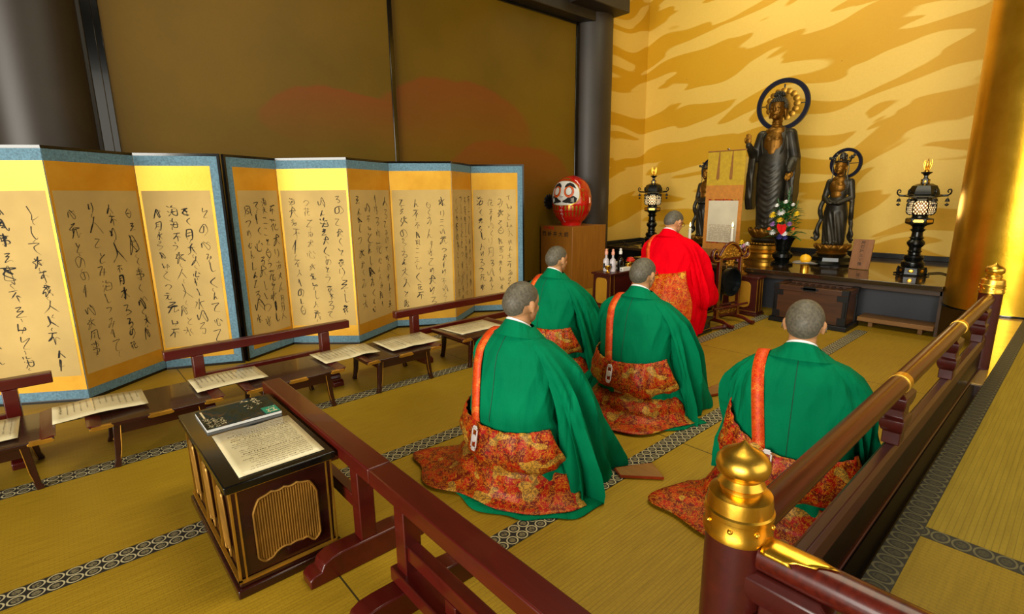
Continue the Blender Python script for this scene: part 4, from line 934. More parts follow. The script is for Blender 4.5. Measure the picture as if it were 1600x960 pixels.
# ------------------------------------------------------------------ lanterns
def lantern(label, loc, rz, sc):
    t = thing('altar_lantern', label, 'lantern', loc, rz, 'pair of lit bronze altar lanterns'); t.scale = (sc*.78, sc*.78, sc); mt = M['bronze_black']; h6 = PI/6
    b = MB(); b.lathe([(.21, 0), (.215, .012), (.195, .02), (.19, .10), (.165, .115)], n=6, ph=h6); b.lathe([(.155, .11), (.165, .14), (.16, .17), (.12, .20)], n=36); base = b.build('base', mt, t)
    for k in range(6):
        a = k*PI/3; b = MB(); q = Rz(a); b.ell(q @ Vector((.168, 0, .062)), (.006, .042, .022), 12, 6, q); b.build('gilt_badge', M['brass'], base)
        b = MB(); b.tube([q @ Rz(PI/6) @ Vector(p) for p in ((.185, 0, .11), (.2, 0, .06), (.195, 0, .03), (.215, 0, .016), (.24, 0, .013), (.246, 0, .02))], [.012, .014, .012, .012, .011, .008], 8); b.build('scroll_foot', mt, base)
    b = MB(); b.lathe([(.115, .19), (.13, .205), (.14, .235), (.13, .262), (.09, .275), (.085, .30), (.105, .315), (.085, .33), (.085, .365), (.10, .38), (.125, .41), (.125, .435), (.10, .46), (.082, .475), (.105, .49), (.08, .51), (.075, .565), (.095, .585), (.115, .60), (.08, .612), (.09, .64), (.13, .66)], n=36); b.build('shaft', mt, t)
    b = MB(); b.lathe([(.13, .655), (.185, .675), (.19, .685), (.19, .735), (.175, .745), (.13, .752)], n=6, ph=h6); pf = b.build('platform', mt, t)
    for k in range(6):
        q = Rz(k*PI/3); b = MB(); b.prism([(-.06, .0), (-.075, .018), (-.06, .036), (.06, .036), (.075, .018), (.06, 0)], .163, .168, lambda a, c, h: tuple(q @ Vector((h, a, .692+c)))); b.build('gilt_badge', M['brass'], pf, bevel=.002)
    b = MB(); b.lathe([(.12, .745), (.105, .775), (.125, .79)], n=36); b.build('neck', mt, t)
    b = MB(); b.lathe([(.125, .79), (.17, .80), (.185, .82), (.19, .875), (.185, .935), (.17, .955), (.13, .965)], n=6, ph=h6); lb = b.build('light_box', M['lantern_pane'], t, ang=60)
    for k in range(6):
        q = Rz(k*PI/3+h6); b = MB(); b.tube([q @ Vector(p) for p in ((.13, 0, .785), (.175, 0, .80), (.192, 0, .82), (.197, 0, .875), (.192, 0, .935), (.175, 0, .957), (.13, 0, .97))], .009, 6); b.build('corner_rib', mt, lb)
    b = MB(); b.lathe([(.12, .958), (.125, .99), (.20, 1.01), (.262, 1.018), (.27, 1.03), (.215, 1.05), (.20, 1.10), (.165, 1.155), (.10, 1.18), (.06, 1.185)], n=6, ph=h6); rf = b.build('roof', mt, t, ang=30)
    for k in range(6):
        q = Rz(k*PI/3+h6); b = MB(); pts = [(.20, 0, 1.035), (.26, 0, 1.03), (.31, 0, 1.035), (.345, 0, 1.055), (.352, 0, 1.09), (.33, 0, 1.108), (.308, 0, 1.095), (.31, 0, 1.075), (.325, 0, 1.07)]
        b.tube([q @ Vector(p) for p in catmull(pts, 3)], [.013]*7+[.011]*8+[.008]*10, 8); b.build('eave_scroll', mt, rf)
        b = MB(); pz = [(.0, 1.0), (.02, .99), (.03, .965), (.034, .955), (.0, .953)]
        b.lathe(pz, q @ Vector((.318, 0, 0)), 12); b.tube([q @ Vector((.318, 0, 1.035)), q @ Vector((.318, 0, .93))], .003, 5); b.lathe([(.0, .935), (.026, .925), (.028, .915), (.01, .9), (0, .897)], q @ Vector((.318, 0, 0)), 12); b.build('hanging_bell', M['black_matte'], rf)
    b = MB(); b.lathe([(.06, 1.18), (.062, 1.235), (.04, 1.24), (.026, 1.26), (.028, 1.28), (.05, 1.30), (.075, 1.315), (.078, 1.325), (.03, 1.33)], n=6, ph=h6); fn = b.build('finial_base', mt, t)
    for k in range(6):
        q = Rz(k*PI/3); b = MB(); b.ell(q @ Vector((.054, 0, 1.208)), (.005, .02, .018), 10, 6, q); b.build('gilt_badge', M['brass'], fn)
    b = MB(); b.ell((0, 0, 1.365), (.034, .034, .036), 16, 10); b.lathe([(.036, 1.33), (.03, 1.345), (.0, 1.35)], n=16)
    for k in range(10):
        a = k*PI/5; d = .030; s = .55 if k % 2 else .85
        b.tube([(math.cos(a)*d, math.sin(a)*d, 1.35), (math.cos(a)*d*1.6, math.sin(a)*d*1.6, 1.38+.02*s), (math.cos(a)*d*1.9, math.sin(a)*d*1.9, 1.40+.05*s), (math.cos(a)*d*1.55, math.sin(a)*d*1.55, 1.42+.07*s)], [.008, .009, .007, .002], 6)
    b.tube([(0, 0, 1.39), (.01, 0, 1.43), (-.006, 0, 1.47), (0, 0, 1.50)], [.016, .014, .009, .002], 8)
    b.build('flame_jewel', M['brass'], t)
    return t
def lamp(name, loc, e):
    d = bpy.data.lights.new(name, 'POINT'); d.energy = e; d.color = (1, .78, .42); d.shadow_soft_size = .12; o = bpy.data.objects.new(name, d); C.objects.link(o); o.location = loc
lantern('lit black bronze altar lantern standing alone beside the gold pillar', (6.78, 1.24, AZ), .12, .80)
lantern('lit black bronze altar lantern in the corner behind the priest', (7.55, 4.97, AZ), .5, .875)
lamp('lantern_light_south', (6.5, 1.2, 1.25), 3); lamp('lantern_light_north', (7.25, 4.8, 1.33), 3)

# ------------------------------------------------------------------ statues (local +x is the way they face)
def lotus(par, z, r, h, n, mt, rows=2):
    for k in range(rows):
        for i in range(n):
            a = 2*PI*(i+.5*k)/n; q = Rz(a); b = MB(); rr = []
            for j in range(7):
                t = j/6; w = r*math.sin(PI/n*1.25)*math.sin(PI*(.16+.80*t))**.7*(1 if k else .95); x = r*(.72+.34*math.sin(t*PI*.62))-k*.012; zz = z+h*t*(1-.12*k)
                rr.append([q @ Vector((x+.10*r*(1-u*u)-(.02*r), u*w, zz-.06*h*u*u)) for u in (-1, -.6, -.2, .2, .6, 1)])
            b.grid(rr); b.build('lotus_petal', mt, par, solid=.006)
def halo(par, c, R0, R1, mt, d=.014, back=True):
    b = MB(); b.lathe([(R0, -d), (R1, -d), (R1, d), (R0, d), (R0, -d)], c, 56, Ry(PI/2), cap=False); h = b.build('halo_ring', mt, par)
    b = MB(); rm = R0+(R1-R0)*.14, R1-(R1-R0)*.14; b.lathe([(rm[0], d), (rm[1], d), (rm[1], d+.003), (rm[0], d+.003), (rm[0], d)], c, 56, Ry(PI/2), cap=False); b.build('blue_inlay', M['blue_halo'], h)
    return h
def fold_fn(kind):
    def f(co, no):
        x, y, z = co[:, 0], co[:, 1], co[:, 2]
        if kind == 'tall':
            body = np.clip((1.40-z)/.1, 0, 1)*np.clip((z-.08)/.1, 0, 1)*np.clip((no[:, 0]+.7)/.5, 0.25, 1)
            u = np.sin((z+1.5*np.abs(y)**1.6*-1.6)*74)*np.clip(1-np.abs(y)/.17, 0, 1)*np.clip((z-.35)/.2, 0, 1)
            v = np.sin(y*120+z*4)*np.clip((.65-z)/.3, 0, 1)+np.sin(y*90+z*22)*.7*np.clip((np.abs(y)-.14)/.05, 0, 1)
            return co+no*(.0042*(u+.8*v)*body)[:, None]
        body = np.clip((.62-z)/.05, 0, 1)
        v = np.sin(y*85+z*9)+.6*np.sin(np.arctan2(y, x)*16+z*30)
        return co+no*(.0045*v*body)[:, None]
    return f
def statue_head(b, c, s, curls=True):
    P = lambda x, y, z: Vector(c)+Vector((x, y, z))*s
    b.ell(P(0, 0, .02), (.10*s, .085*s, .115*s), 18, 12); b.ell(P(.03, 0, -.05), (.075*s, .068*s, .075*s), 16, 10); b.ell(P(.105, 0, -.01), (.014*s, .012*s, .03*s)); b.ell(P(.098, 0, -.058), (.012*s, .026*s, .009*s)); b.ell(P(.088, 0, -.098), (.02*s, .024*s, .018*s))
    for q in (-1, 1): b.ell(P(.085, .036*q, .012), (.014*s, .022*s, .009*s)); b.ell(P(.0, .088*q, -.04), (.016*s, .010*s, .062*s)); b.ell(P(.075, .04*q, -.03), (.02*s, .022*s, .026*s))
def buddha():
    t = thing('buddha_statue', 'tall standing dark bronze Buddha statue with raised hand and ring halo', 'statue', (7.2, 2.935, AZ), PI+.05)
    # pedestal
    b = MB(); b.lathe([(.30, 0), (.305, .026), (.285, .04), (.285, .085), (.31, .10), (.315, .112), (.275, .13), (.285, .16), (.265, .205), (.215, .224), (.22, .243)], n=40); dr = b.build('gilt_drum', M['drum_gold'], t)
    b = MB()
    for i in range(34): b.ell((.255*math.cos(i*PI/17), .255*math.sin(i*PI/17), .235), (.014, .014, .014), 8, 6)
    b.lathe([(.225, .224), (.262, .229), (.262, .241), (.22, .246)], n=40); b.build('beaded_rim', M['old_gold'], dr)
    b = MB(); b.lathe([(.16, .243), (.205, .256), (.225, .282), (.205, .31), (.15, .32)], n=40); b.build('round_cushion', M['statue'], t)
    b = MB(); b.lathe([(.15, .312), (.20, .333), (.235, .376), (.23, .428), (.20, .44)], n=40); lt = b.build('lotus_seat', M['statue_gold'], t)
    lotus(lt, .305, .235, .155, 12, M['statue_gold'])
    # figure standing on the lotus, feet at .515
    z0 = .44; t.scale = (.9,)*3; B = MB(); sp = lambda v, e: math.copysign(abs(v)**e, v)
    def ring(z, cx, a, w, n=48): return [(cx+a*sp(math.cos(2*PI*j/n), .9), w*sp(math.sin(2*PI*j/n), .9), z0+z) for j in range(n)]
    B.loft([ring(*q) for q in ((.02, .0, .12, .165), (.06, .0, .125, .175), (.25, .01, .13, .185), (.5, .02, .14, .20), (.75, .025, .145, .205), (.95, .02, .145, .205), (1.1, .015, .135, .20), (1.25, .0, .125, .205), (1.36, -.01, .105, .195), (1.42, -.015, .08, .13), (1.46, -.01, .065, .075))])
    cap(B, (0, 0, z0+1.42), (.015, 0, z0+1.56), .062, .056); 
    for s in (-1, 1): B.ell((.10, .075*s, z0+.02), (.10, .042, .026)); [B.ell((.19, .075*s+.016*(k-2), z0+.014), (.018, .009, .012), 8, 6) for k in range(5)]
    # his right arm (-y) raised; left arm lowered, both with hanging sleeves
    cap(B, (-.01, -.19, z0+1.33), (-.0, -.275, z0+1.02), .085, .075); cap(B, (-.0, -.275, z0+1.02), (.20, -.30, z0+1.20), .072, .045)
    cap(B, (-.01, .19, z0+1.33), (.0, .275, z0+1.0), .085, .08); cap(B, (.0, .275, z0+1.0), (.17, .27, z0+.83), .078, .052)
    B.loft([[(x, -.285+y, z0+z) for x, y in ((-a, -.05), (a, -.05), (a*1.05, 0), (a, .05), (-a, .05), (-a*1.05, 0))] for z, a in ((.28, .07), (.45, .12), (.8, .12), (1.05, .08))])
    B.loft([[(x+.02, .285+y, z0+z) for x, y in ((-a, -.055), (a, -.055), (a*1.05, 0), (a, .055), (-a, .055), (-a*1.05, 0))] for z, a in ((.30, .08), (.5, .13), (.8, .12), (1.0, .07))])
    remesh(B, 'robed_body', .0105, M['statue'], 3, t, fold_fn('tall'))
    B = MB(); B.ell((.072, 0, z0+1.20), (.086, .145, .20)); B.ell((.032, 0, z0+1.375), (.088, .14, .08)); B.ell((.12, .045, z0+1.27), (.035, .05, .04)); B.ell((.12, -.045, z0+1.27), (.035, .05, .04)); B.ell((.10, 0, z0+1.10), (.06, .085, .10)); remesh(B, 'bare_chest', .008, M['statue_gold'], 4, t)
    B = MB(); statue_head(B, (.03, 0, z0+1.68), 1.22); cap(B, (.012, 0, z0+1.48), (.02, 0, z0+1.62), .066, .058)
    for q in (1.44, 1.47, 1.50): B.lathe([(.066, 0), (.074, .008), (.066, .016)], (.015, 0, z0+q), 20)
    hd = remesh(B, 'head', .0065, M['statue_gold'], 6, t)
    b = MB(); rng = random.Random(2)
    for i in range(10):
        el = -.15+i*.165; n = max(3, int(26*math.cos(el)))
        for j in range(n):
            a = 2*PI*(j+.5*(i % 2))/n; d = Vector((math.cos(el)*math.cos(a), math.cos(el)*math.sin(a), math.sin(el)))
            if d.x > .45 and d.z < .42: continue
            b.ell(Vector((.03-.012, 0, z0+1.715))+Vector((d.x*.128, d.y*.112, d.z*.135)), (.0165,)*3, 6, 5)
    b.ell((.012, 0, z0+1.86), (.068, .066, .055), 14, 8)
    for i in range(4):
        el = .1+i*.4; n = max(3, int(14*math.cos(el)))
        for j in range(n): a = 2*PI*j/n; b.ell(Vector((.012, 0, z0+1.862))+Vector((.07*math.cos(el)*math.cos(a), .068*math.cos(el)*math.sin(a), .058*math.sin(el))), (.0155,)*3, 6, 5)
    b.build('hair_curls', M['statue'], hd)
    b = MB(); hand(b, (.20, -.305, z0+1.205), -1, Ry(-PI/2+.15) @ Rx(PI), .12); remesh(b, 'raised_hand', .005, M['statue_gold'], 2, t)
    b = MB(); hand(b, (.165, .27, z0+.83), 1, Ry(PI/2-.35) @ Rx(PI), .4); remesh(b, 'lowered_hand', .005, M['statue_gold'], 2, t)
    b = MB(); b.tube(catmull([(.03, s_*y, z0+z) for s_, y, z in ((1, .12, 1.42), (1, .15, 1.30), (1, .14, 1.15), (1, .095, 1.03), (1, 0, .985), (-1, .095, 1.03), (-1, .14, 1.15), (-1, .15, 1.30), (-1, .12, 1.42))], 4), .016, 8); b.v = [(x+.115-.5*abs(y)**1.5*1.3-.09*max(0, (z-z0-1.3)/.12), y, z) for x, y, z in b.v]; b.build('robe_lapel', M['statue'], t)
    hc = (-.14, 0, z0+1.76)
    h = halo(t, hc, .295, .36, M['statue'])
    b = MB()
    for i in range(16): a = 2*PI*i/16; b.ell(Vector(hc)+Vector((.01, .19*math.cos(a), .19*math.sin(a))), (.012, .048, .046), 10, 6)
    b.lathe([(0, 0), (.16, 0), (.18, .012), (.0, .02)], hc, 30, Ry(PI/2)); b.build('lotus_disc', M['old_gold'], h)
    b = MB(); b.tube([(-.13, 0, z0+.5), (-.15, 0, z0+1.0), (-.15, 0, z0+2.04)], .012, 8); b.tube([(-.15, -.29, z0+1.76), (-.15, .29, z0+1.76)], .008, 6); b.build('halo_rod', M['statue'], t)
    return t
buddha()
def bodhisattva(label, loc, rz):
    t = thing('bodhisattva_statue', label, 'statue', loc, rz, 'pair of small crowned attendant statues')
    b = MB(); b.lathe([(.235, 0), (.24, .02), (.205, .05), (.20, .09), (.165, .115), (.145, .125)], n=8); b.build('dark_base', M['bronze_black'], t)
    b = MB(); b.lathe([(.145, .118), (.16, .135), (.14, .15), (.165, .175), (.18, .21), (.165, .23)], n=32); lt = b.build('lotus_seat', M['statue_gold'], t); lotus(lt, .15, .165, .085, 12, M['statue_gold'])
    z0 = .23; B = MB(); sp = lambda v, e: math.copysign(abs(v)**e, v)
    def ring(z, cx, a, w, n=40): return [(cx+a*sp(math.cos(2*PI*j/n), .95), w*sp(math.sin(2*PI*j/n), .95), z0+z) for j in range(n)]
    B.loft([ring(*q) for q in ((.0, .0, .085, .11), (.05, .0, .09, .118), (.2, .01, .095, .115), (.38, .015, .10, .118), (.48, .01, .085, .098), (.54, .005, .07, .082), (.62, .0, .075, .10), (.70, -.008, .07, .118), (.745, -.012, .05, .085), (.77, -.01, .04, .045))])
    for s in (-1, 1):
        B.ell((.075, .05*s, z0+.015), (.06, .028, .018)); cap(B, (-.01, .108*s, z0+.70), (.0, .142*s, z0+.53), .040, .034); cap(B, (.0, .142*s, z0+.53), (.10, .05*s, z0+.47), .032, .024); B.ell((.115, .025*s, z0+.468), (.035, .032, .016))
        # scarves falling to the lotus
        pts = [(.0, .15*s, z0+.50), (.03, .165*s, z0+.40), (.0, .155*s, z0+.28), (.03, .178*s, z0+.17), (.01, .162*s, z0+.09), (.03, .195*s, z0+.03)]
        B.tube(catmull(pts, 4), [.026]*8+[.022]*8+[.018]*5, 8)
        B.tube(catmull([(.01, .16*s, z0+.2), (.04, .20*s, z0+.13), (.03, .185*s, z0+.06), (.05, .225*s, z0+.07)], 4), .013, 8)
    remesh(B, 'robed_body', .0075, M['statue'], 3, t, fold_fn('small'))
    B = MB(); B.ell((.035, 0, z0+.645), (.055, .085, .095)); B.ell((.062, .03, z0+.675), (.026, .036, .03)); B.ell((.062, -.03, z0+.675), (.026, .036, .03)); B.ell((.035, 0, z0+.56), (.052, .066, .065)); B.ell((.02, 0, z0+.72), (.05, .07, .05)); remesh(B, 'bare_chest', .006, M['statue_gold'], 3, t)
    B = MB(); statue_head(B, (.015, 0, z0+.865), .66); cap(B, (0, 0, z0+.74), (.01, 0, z0+.83), .036, .032); hd = remesh(B, 'head', .0042, M['statue_gold'], 2, t)
    b = MB(); b.ell((-.005, 0, z0+.90), (.068, .062, .06)); b.ell((-.005, 0, z0+.975), (.036, .036, .05)); b.lathe([(.066, z0+.905), (.074, z0+.915), (.068, z0+.93)], n=24); b.build('hair_knot', M['statue'], hd)
    rng = random.Random(4); b = MB()
    for k in range(22):
        a = rng.uniform(-1.9, 1.9); r = .075; p = Vector((r*math.cos(a)-.005, r*math.sin(a), z0+.915)); q = p+Vector((.012*math.cos(a), .035*math.sin(a)+rng.uniform(-.02, .02), rng.uniform(.03, .085)))
        b.tube([p, (p+q)/2+Vector((0, 0, .01)), q], .0035, 5); b.ell(q, (.011, .013, .013), 6, 5)
    for s in (-1, 1): b.tube([(.02, .072*s, z0+.92), (.025, .085*s, z0+.86), (.02, .075*s, z0+.78), (.02, .085*s, z0+.72)], .005, 5)
    b.build('openwork_crown', M['statue'], hd)
    halo(t, (-.09, 0, z0+.905), .132, .168, M['statue'], .009)
    b = MB(); b.tube([(-.07, 0, z0+.25), (-.10, 0, z0+.6), (-.10, 0, z0+1.0)], .008, 6); b.tube([(-.095, -.14, z0+.905), (-.095, .14, z0+.905)], .005, 6); b.build('halo_rod', M['statue'], t)
    t.scale = (1.06,)*3
    return t
bodhisattva('small crowned attendant statue with clasped hands beside the leaning plaque', (7.13, 2.12, AZ), PI-.12)
bodhisattva('small crowned attendant statue half hidden behind the hanging scroll', (7.35, 3.92, AZ), PI-.12)

# ------------------------------------------------------------------ hanging scroll on its stand
sc = thing('hanging_scroll', 'hanging scroll with yellow top and small white sutra sheet beside the tall statue', 'scroll', (6.62, 3.29, AZ))
b = MB(); b.tube([(.05, 0, .012), (.05, 0, 1.43)], .010, 8); b.mm((-.06, -.12, 0), (.12, .12, .016)); b.tube([(.05, 0, 1.41), (.0, 0, 1.425)], .006, 6); b.build('stand_pole', M['black'], sc)
Wd = .25
for nm, z0, z1, mt in (('yellow_silk', .97, 1.395, 'scroll_yellow'), ('orange_silk', .14, .97, 'scroll_orange'), ('brown_silk', .02, .14, 'scroll_brown')):
    b = MB(); b.mm((-.003, -Wd, z0), (.003, Wd, z1)); b.build(nm, M[mt], sc, flat=True)
b = MB(); b.mm((-.0045, -.20, .235), (-.003, .20, .775)); pp = b.build('sutra_sheet', M['scroll_paper'], sc, flat=True)
b = MB(); rng = random.Random(9)
for c_ in range(24):
    y = .18-.36*(c_+.5)/24; z = .46
    while z > .25:
        b.add([(-.0048, y-.0035, z-.004), (-.0048, y+.0035, z-.004), (-.0048, y+.0035, z+.003), (-.0048, y-.0035, z+.003)], [(0, 1, 2, 3)]) if rng.random() < .85 else None; z -= .0125
b.build('sutra_text', M['plaque'], pp, flat=True)
b = MB(); b.mm((-.0046, -.205, .775), (-.003, .205, .795)); b.mm((-.0046, -.205, .218), (-.003, .205, .235)); b.build('brocade_strip', M['brocade'], sc, flat=True)
for y in (.09, -.085):
    b = MB(); b.prism([(y-.004, 1.39), (y+.008, 1.39), (y+.030, 1.06), (y+.014, 1.035), (y-.012, 1.052)], -.008, -.004, lambda a, c, h: (h, a, c)); b.build('hanging_ribbon', M['scroll_brown'], sc, bevel=.001)
b = MB(); b.tube([(0, -Wd-.005, 1.40), (0, Wd+.005, 1.40)], .009, 10); b.build('top_rod', M['scroll_brown'], sc)
b = MB(); b.tube([(0, -Wd-.03, .02), (0, Wd+.03, .02)], .016, 12); b.build('roller', M['black'], sc)

# ------------------------------------------------------------------ candles
def candle(label, loc, hh):
    t = thing('candlestick', label, 'candlestick', loc, 0, 'pair of lit altar candles')
    b = MB(); b.lathe([(.055, 0), (.058, .012), (.03, .03), (.014, .05), (.02, .10), (.012, .13), (.016, .20), (.012, hh-.03), (.03, hh-.012), (.068, hh), (.07, hh+.008), (.02, hh+.006)], n=24); b.build('holder', M['old_gold'], t)
    b = MB(); b.lathe([(.019, hh), (.017, hh+.20), (.012, hh+.205)], n=20); w = b.build('candle', M['wax'], t)
    b = MB(); b.tube([(0, 0, hh+.2), (.002, 0, hh+.225)], .0018, 5); b.build('wick', M['ink'], w)
    b = MB(); b.lathe([(.002, hh+.212), (.011, hh+.228), (.010, hh+.245), (.004, hh+.268), (0, hh+.28)], n=14); b.build('flame', M['flame'], w)
candle('lit white candle in front of the hanging scroll', (6.32, 3.0, AZ), .245)
candle('lit white candle rising behind the shoulder of the priest', (6.32, 3.57, AZ), .225)

# ------------------------------------------------------------------ flowers, fruit, plaque
def bouquet_vase(name, label, loc, prof, mt):
    t = thing(name, label, 'vase', loc); b = MB(); b.lathe(prof, n=36); b.build('vase', M[mt], t); return t
vs = bouquet_vase('flower_vase', 'dark bronze vase with a tall mixed bouquet before the tall statue', (6.72, 2.535, AZ), [(.13, 0), (.135, .025), (.11, .04), (.085, .055), (.10, .075), (.12, .10), (.118, .14), (.09, .165), (.075, .18), (.085, .19), (.095, .25), (.11, .30), (.145, .355), (.15, .365), (.135, .362), (.10, .31)], 'bronze_black'); vs.scale = (.95,)*3
def leaf(b, p, d, l, w, rng):
    d = Vector(d).normalized(); s = d.cross(Vector((0, 0, 1))); s = s.normalized() if s.length > .05 else Vector((0, 1, 0)); n = s.cross(d); rr = []
    for i in range(6):
        t = i/5; c = Vector(p)+d*l*t-Vector((0, 0, 1))*l*.35*t*t; ww = w*math.sin(PI*(.06+.90*t))**.8
        rr.append([c-s*ww+n*ww*.3, c, c+s*ww+n*ww*.3])
    b.grid(rr)
rng = random.Random(12); fz = .36
b = MB()
for k in range(190):
    a = rng.uniform(0, 2*PI); r = rng.uniform(.0, .15); z = fz+rng.uniform(.0, .42); r2 = r*(1-.4*(z-fz)/.45)
    leaf(b, (r2*math.cos(a), r2*math.sin(a), z), (math.cos(a), math.sin(a), rng.uniform(.1, 1.3)), rng.uniform(.08, .15), rng.uniform(.012, .024), rng)
for (dx, dy, h) in ((.0, -.02, .62), (.02, .0, .58), (-.02, -.14, .46), (0, .12, .48)):
    b.tube([(0, 0, fz), (dx*.6, dy*.6, fz+h*.6), (dx, dy, fz+h)], .004, 5)
    for i in range(12):
        t = .45+.55*i/12; p = (dx*t, dy*t, fz+h*t); a = i*2.4; leaf(b, p, (math.cos(a), math.sin(a), .6), .055, .010, rng)
for dy in (-1, 1): leaf(b, (0, .1*dy, fz+.03), (-.2, dy, .5), .2, .03, rng); leaf(b, (-.05, .08*dy, fz+.0), (-.3, dy, .15), .17, .028, rng)
b.build('greenery', M['leaf'], vs, solid=.001)
def bloom(par, name, p, r, mt, n=12, cup=.5, layers=2):
    b = MB()
    for l in range(layers):
        for i in range(n):
            a = 2*PI*(i+.5*l)/n; e = cup+.5*l; d = Vector((math.cos(a)*math.cos(e), math.sin(a)*math.cos(e), math.sin(e)))
            q = Ry(-.9); leaf(b, p, q @ d, r*(1-.2*l), r*.26, rng)
    b.ell(p, (r*.25,)*3, 8, 6); b.build(name, M[mt], par, solid=.001)
for nm, y, z, r, mt in (('white_chrysanthemum', .01, .315, .06, 'petal_white'), ('white_pompom', -.03, .445, .035, 'petal_white'), ('white_pompom', .08, .40, .033, 'petal_white'), ('white_pompom', -.11, .41, .03, 'petal_white'), ('yellow_bloom', .12, .28, .055, 'petal_yellow'), ('yellow_bloom', .02, .22, .05, 'petal_yellow'), ('yellow_bloom', -.16, .30, .045, 'petal_yellow'), ('purple_bloom', .11, .165, .045, 'petal_purple'), ('purple_bloom', -.09, .17, .045, 'petal_purple'), ('white_orchid', .10, .06, .05, 'petal_white'), ('white_orchid', -.05, .05, .045, 'petal_white'), ('orange_bloom', .16, .10, .03, 'petal_orange'), ('orange_bloom', -.14, .11, .03, 'petal_orange'), ('indigo_bloom', .0, .01, .05, 'petal_navy'), ('indigo_bloom', -.06, -.0, .04, 'petal_navy')):
    bloom(vs, nm, (-.13+.25*abs(y), y, fz+z), r, mt)
b = MB(); hs = [(.0, .055), (.045, .075), (.06, .04), (.045, -.02), (.0, -.075), (-.045, -.02), (-.06, .04), (-.045, .075)]
b.prism([(-.02+a, fz+.10+c) for a, c in hs], -.158, -.153, lambda a, c, h: (h-.25*(c-fz-.10), a, c)); b.tube([(-.165, -.02, fz+.08), (-.195, -.03, fz+.15)], .006, 6); b.build('anthurium', M['petal_red'], vs, bevel=.001)
sv = bouquet_vase('small_flower_vase', 'small brass vase of pink and white flowers beside the gong', (6.0, 2.69, .455), [(.055, 0), (.058, .015), (.03, .03), (.02, .05), (.045, .075), (.05, .095), (.025, .115), (.018, .135), (.03, .165), (.03, .17), (.02, .16)], 'old_gold')
b = MB()
for k in range(26): a = rng.uniform(0, 6.28); leaf(b, (0, 0, .16+rng.uniform(0, .16)), (math.cos(a), math.sin(a), rng.uniform(.3, 1.5)), .07, .009, rng)
b.build('greenery', M['leaf'], sv, solid=.001)
for y, z, mt in ((.0, .24, 'petal_pink'), (-.035, .30, 'petal_pink'), (.03, .32, 'petal_white'), (-.045, .36, 'petal_white'), (.02, .38, 'petal_yellow'), (.05, .28, 'petal_white'), (.01, .20, 'petal_orange'), (-.01, .34, 'petal_pink'), (.03, .18, 'petal_pink')): bloom(sv, 'small_bloom', (-.03, y, z), .038, mt, 9)
ft = thing('offering_stand', 'small brass cup stand carrying a silver leaf tray at the altar edge', 'stand', (6.30, 2.125, AZ))
b = MB(); b.lathe([(.045, 0), (.042, .035), (.046, .07), (.02, .075)], n=28); b.build('cup_stand', M['brass'], ft)
b = MB(); n = 24; rr = []
for r, z in ((.0, .085), (.05, .082), (.09, .085), (.125, .10)): rr.append([((r*.75)*math.cos(2*PI*j/n), r*1.05*math.sin(2*PI*j/n), z+.010*math.sin(2*2*PI*j/n+.6)*(r/.125)) for j in range(n)])
b.loft(rr, False, False); b.build('leaf_tray', M['silver'], ft, solid=.002)
fr = MB(); fr.ell((0, 0, 0), (.056, .058, .052), 24, 16); fr.ell((0, 0, .05), (.01, .01, .006)); fo = fr.build('citrus_fruit', M['fruit'], None, loc=(6.30, 2.125, AZ+.139)); tag(fo, 'yellow-orange citrus fruit on the silver leaf tray', 'fruit')
pq = thing('wooden_plaque', 'brown wooden plaque with ink characters leaning on the altar beside the small statue', 'plaque', (6.86, 1.745, AZ), -.05)
tilt = Ry(.22); b = MB(); b.loft([[tilt @ Vector((x, y, z)) for x, y in ((-.011, -.1-.0*z), (.011, -.1), (.011, .1), (-.011, .1))] for z in (.003, .345)]); b.build('board', M['plaque'], pq, bevel=.003)
def text_mesh(body, size, fn, depth=.0):
    c = bpy.data.curves.new('txt', 'FONT'); c.body = body; c.size = size; c.offset = size*.012; c.align_x = 'CENTER'; c.align_y = 'CENTER'
    o = bpy.data.objects.new('txt', c); C.objects.link(o); dg = bpy.context.evaluated_depsgraph_get(); dg.update()
    me = bpy.data.meshes.new_from_object(o.evaluated_get(dg)); b = MB(); b.add([fn(v.co.x, v.co.y) for v in me.vertices], [tuple(p.vertices) for p in me.polygons])
    bpy.data.objects.remove(o); bpy.data.curves.remove(c); bpy.data.meshes.remove(me); return b
b = MB()
for i, ch in enumerate('阿彌陀三尊佛'):
    q = text_mesh(ch, .042, lambda x, y: tilt @ Vector((-.0118, -x, .305-.049*i+y))); b.add(q.v, q.f)
b.build('ink_characters', M['ink'], pq, flat=True)

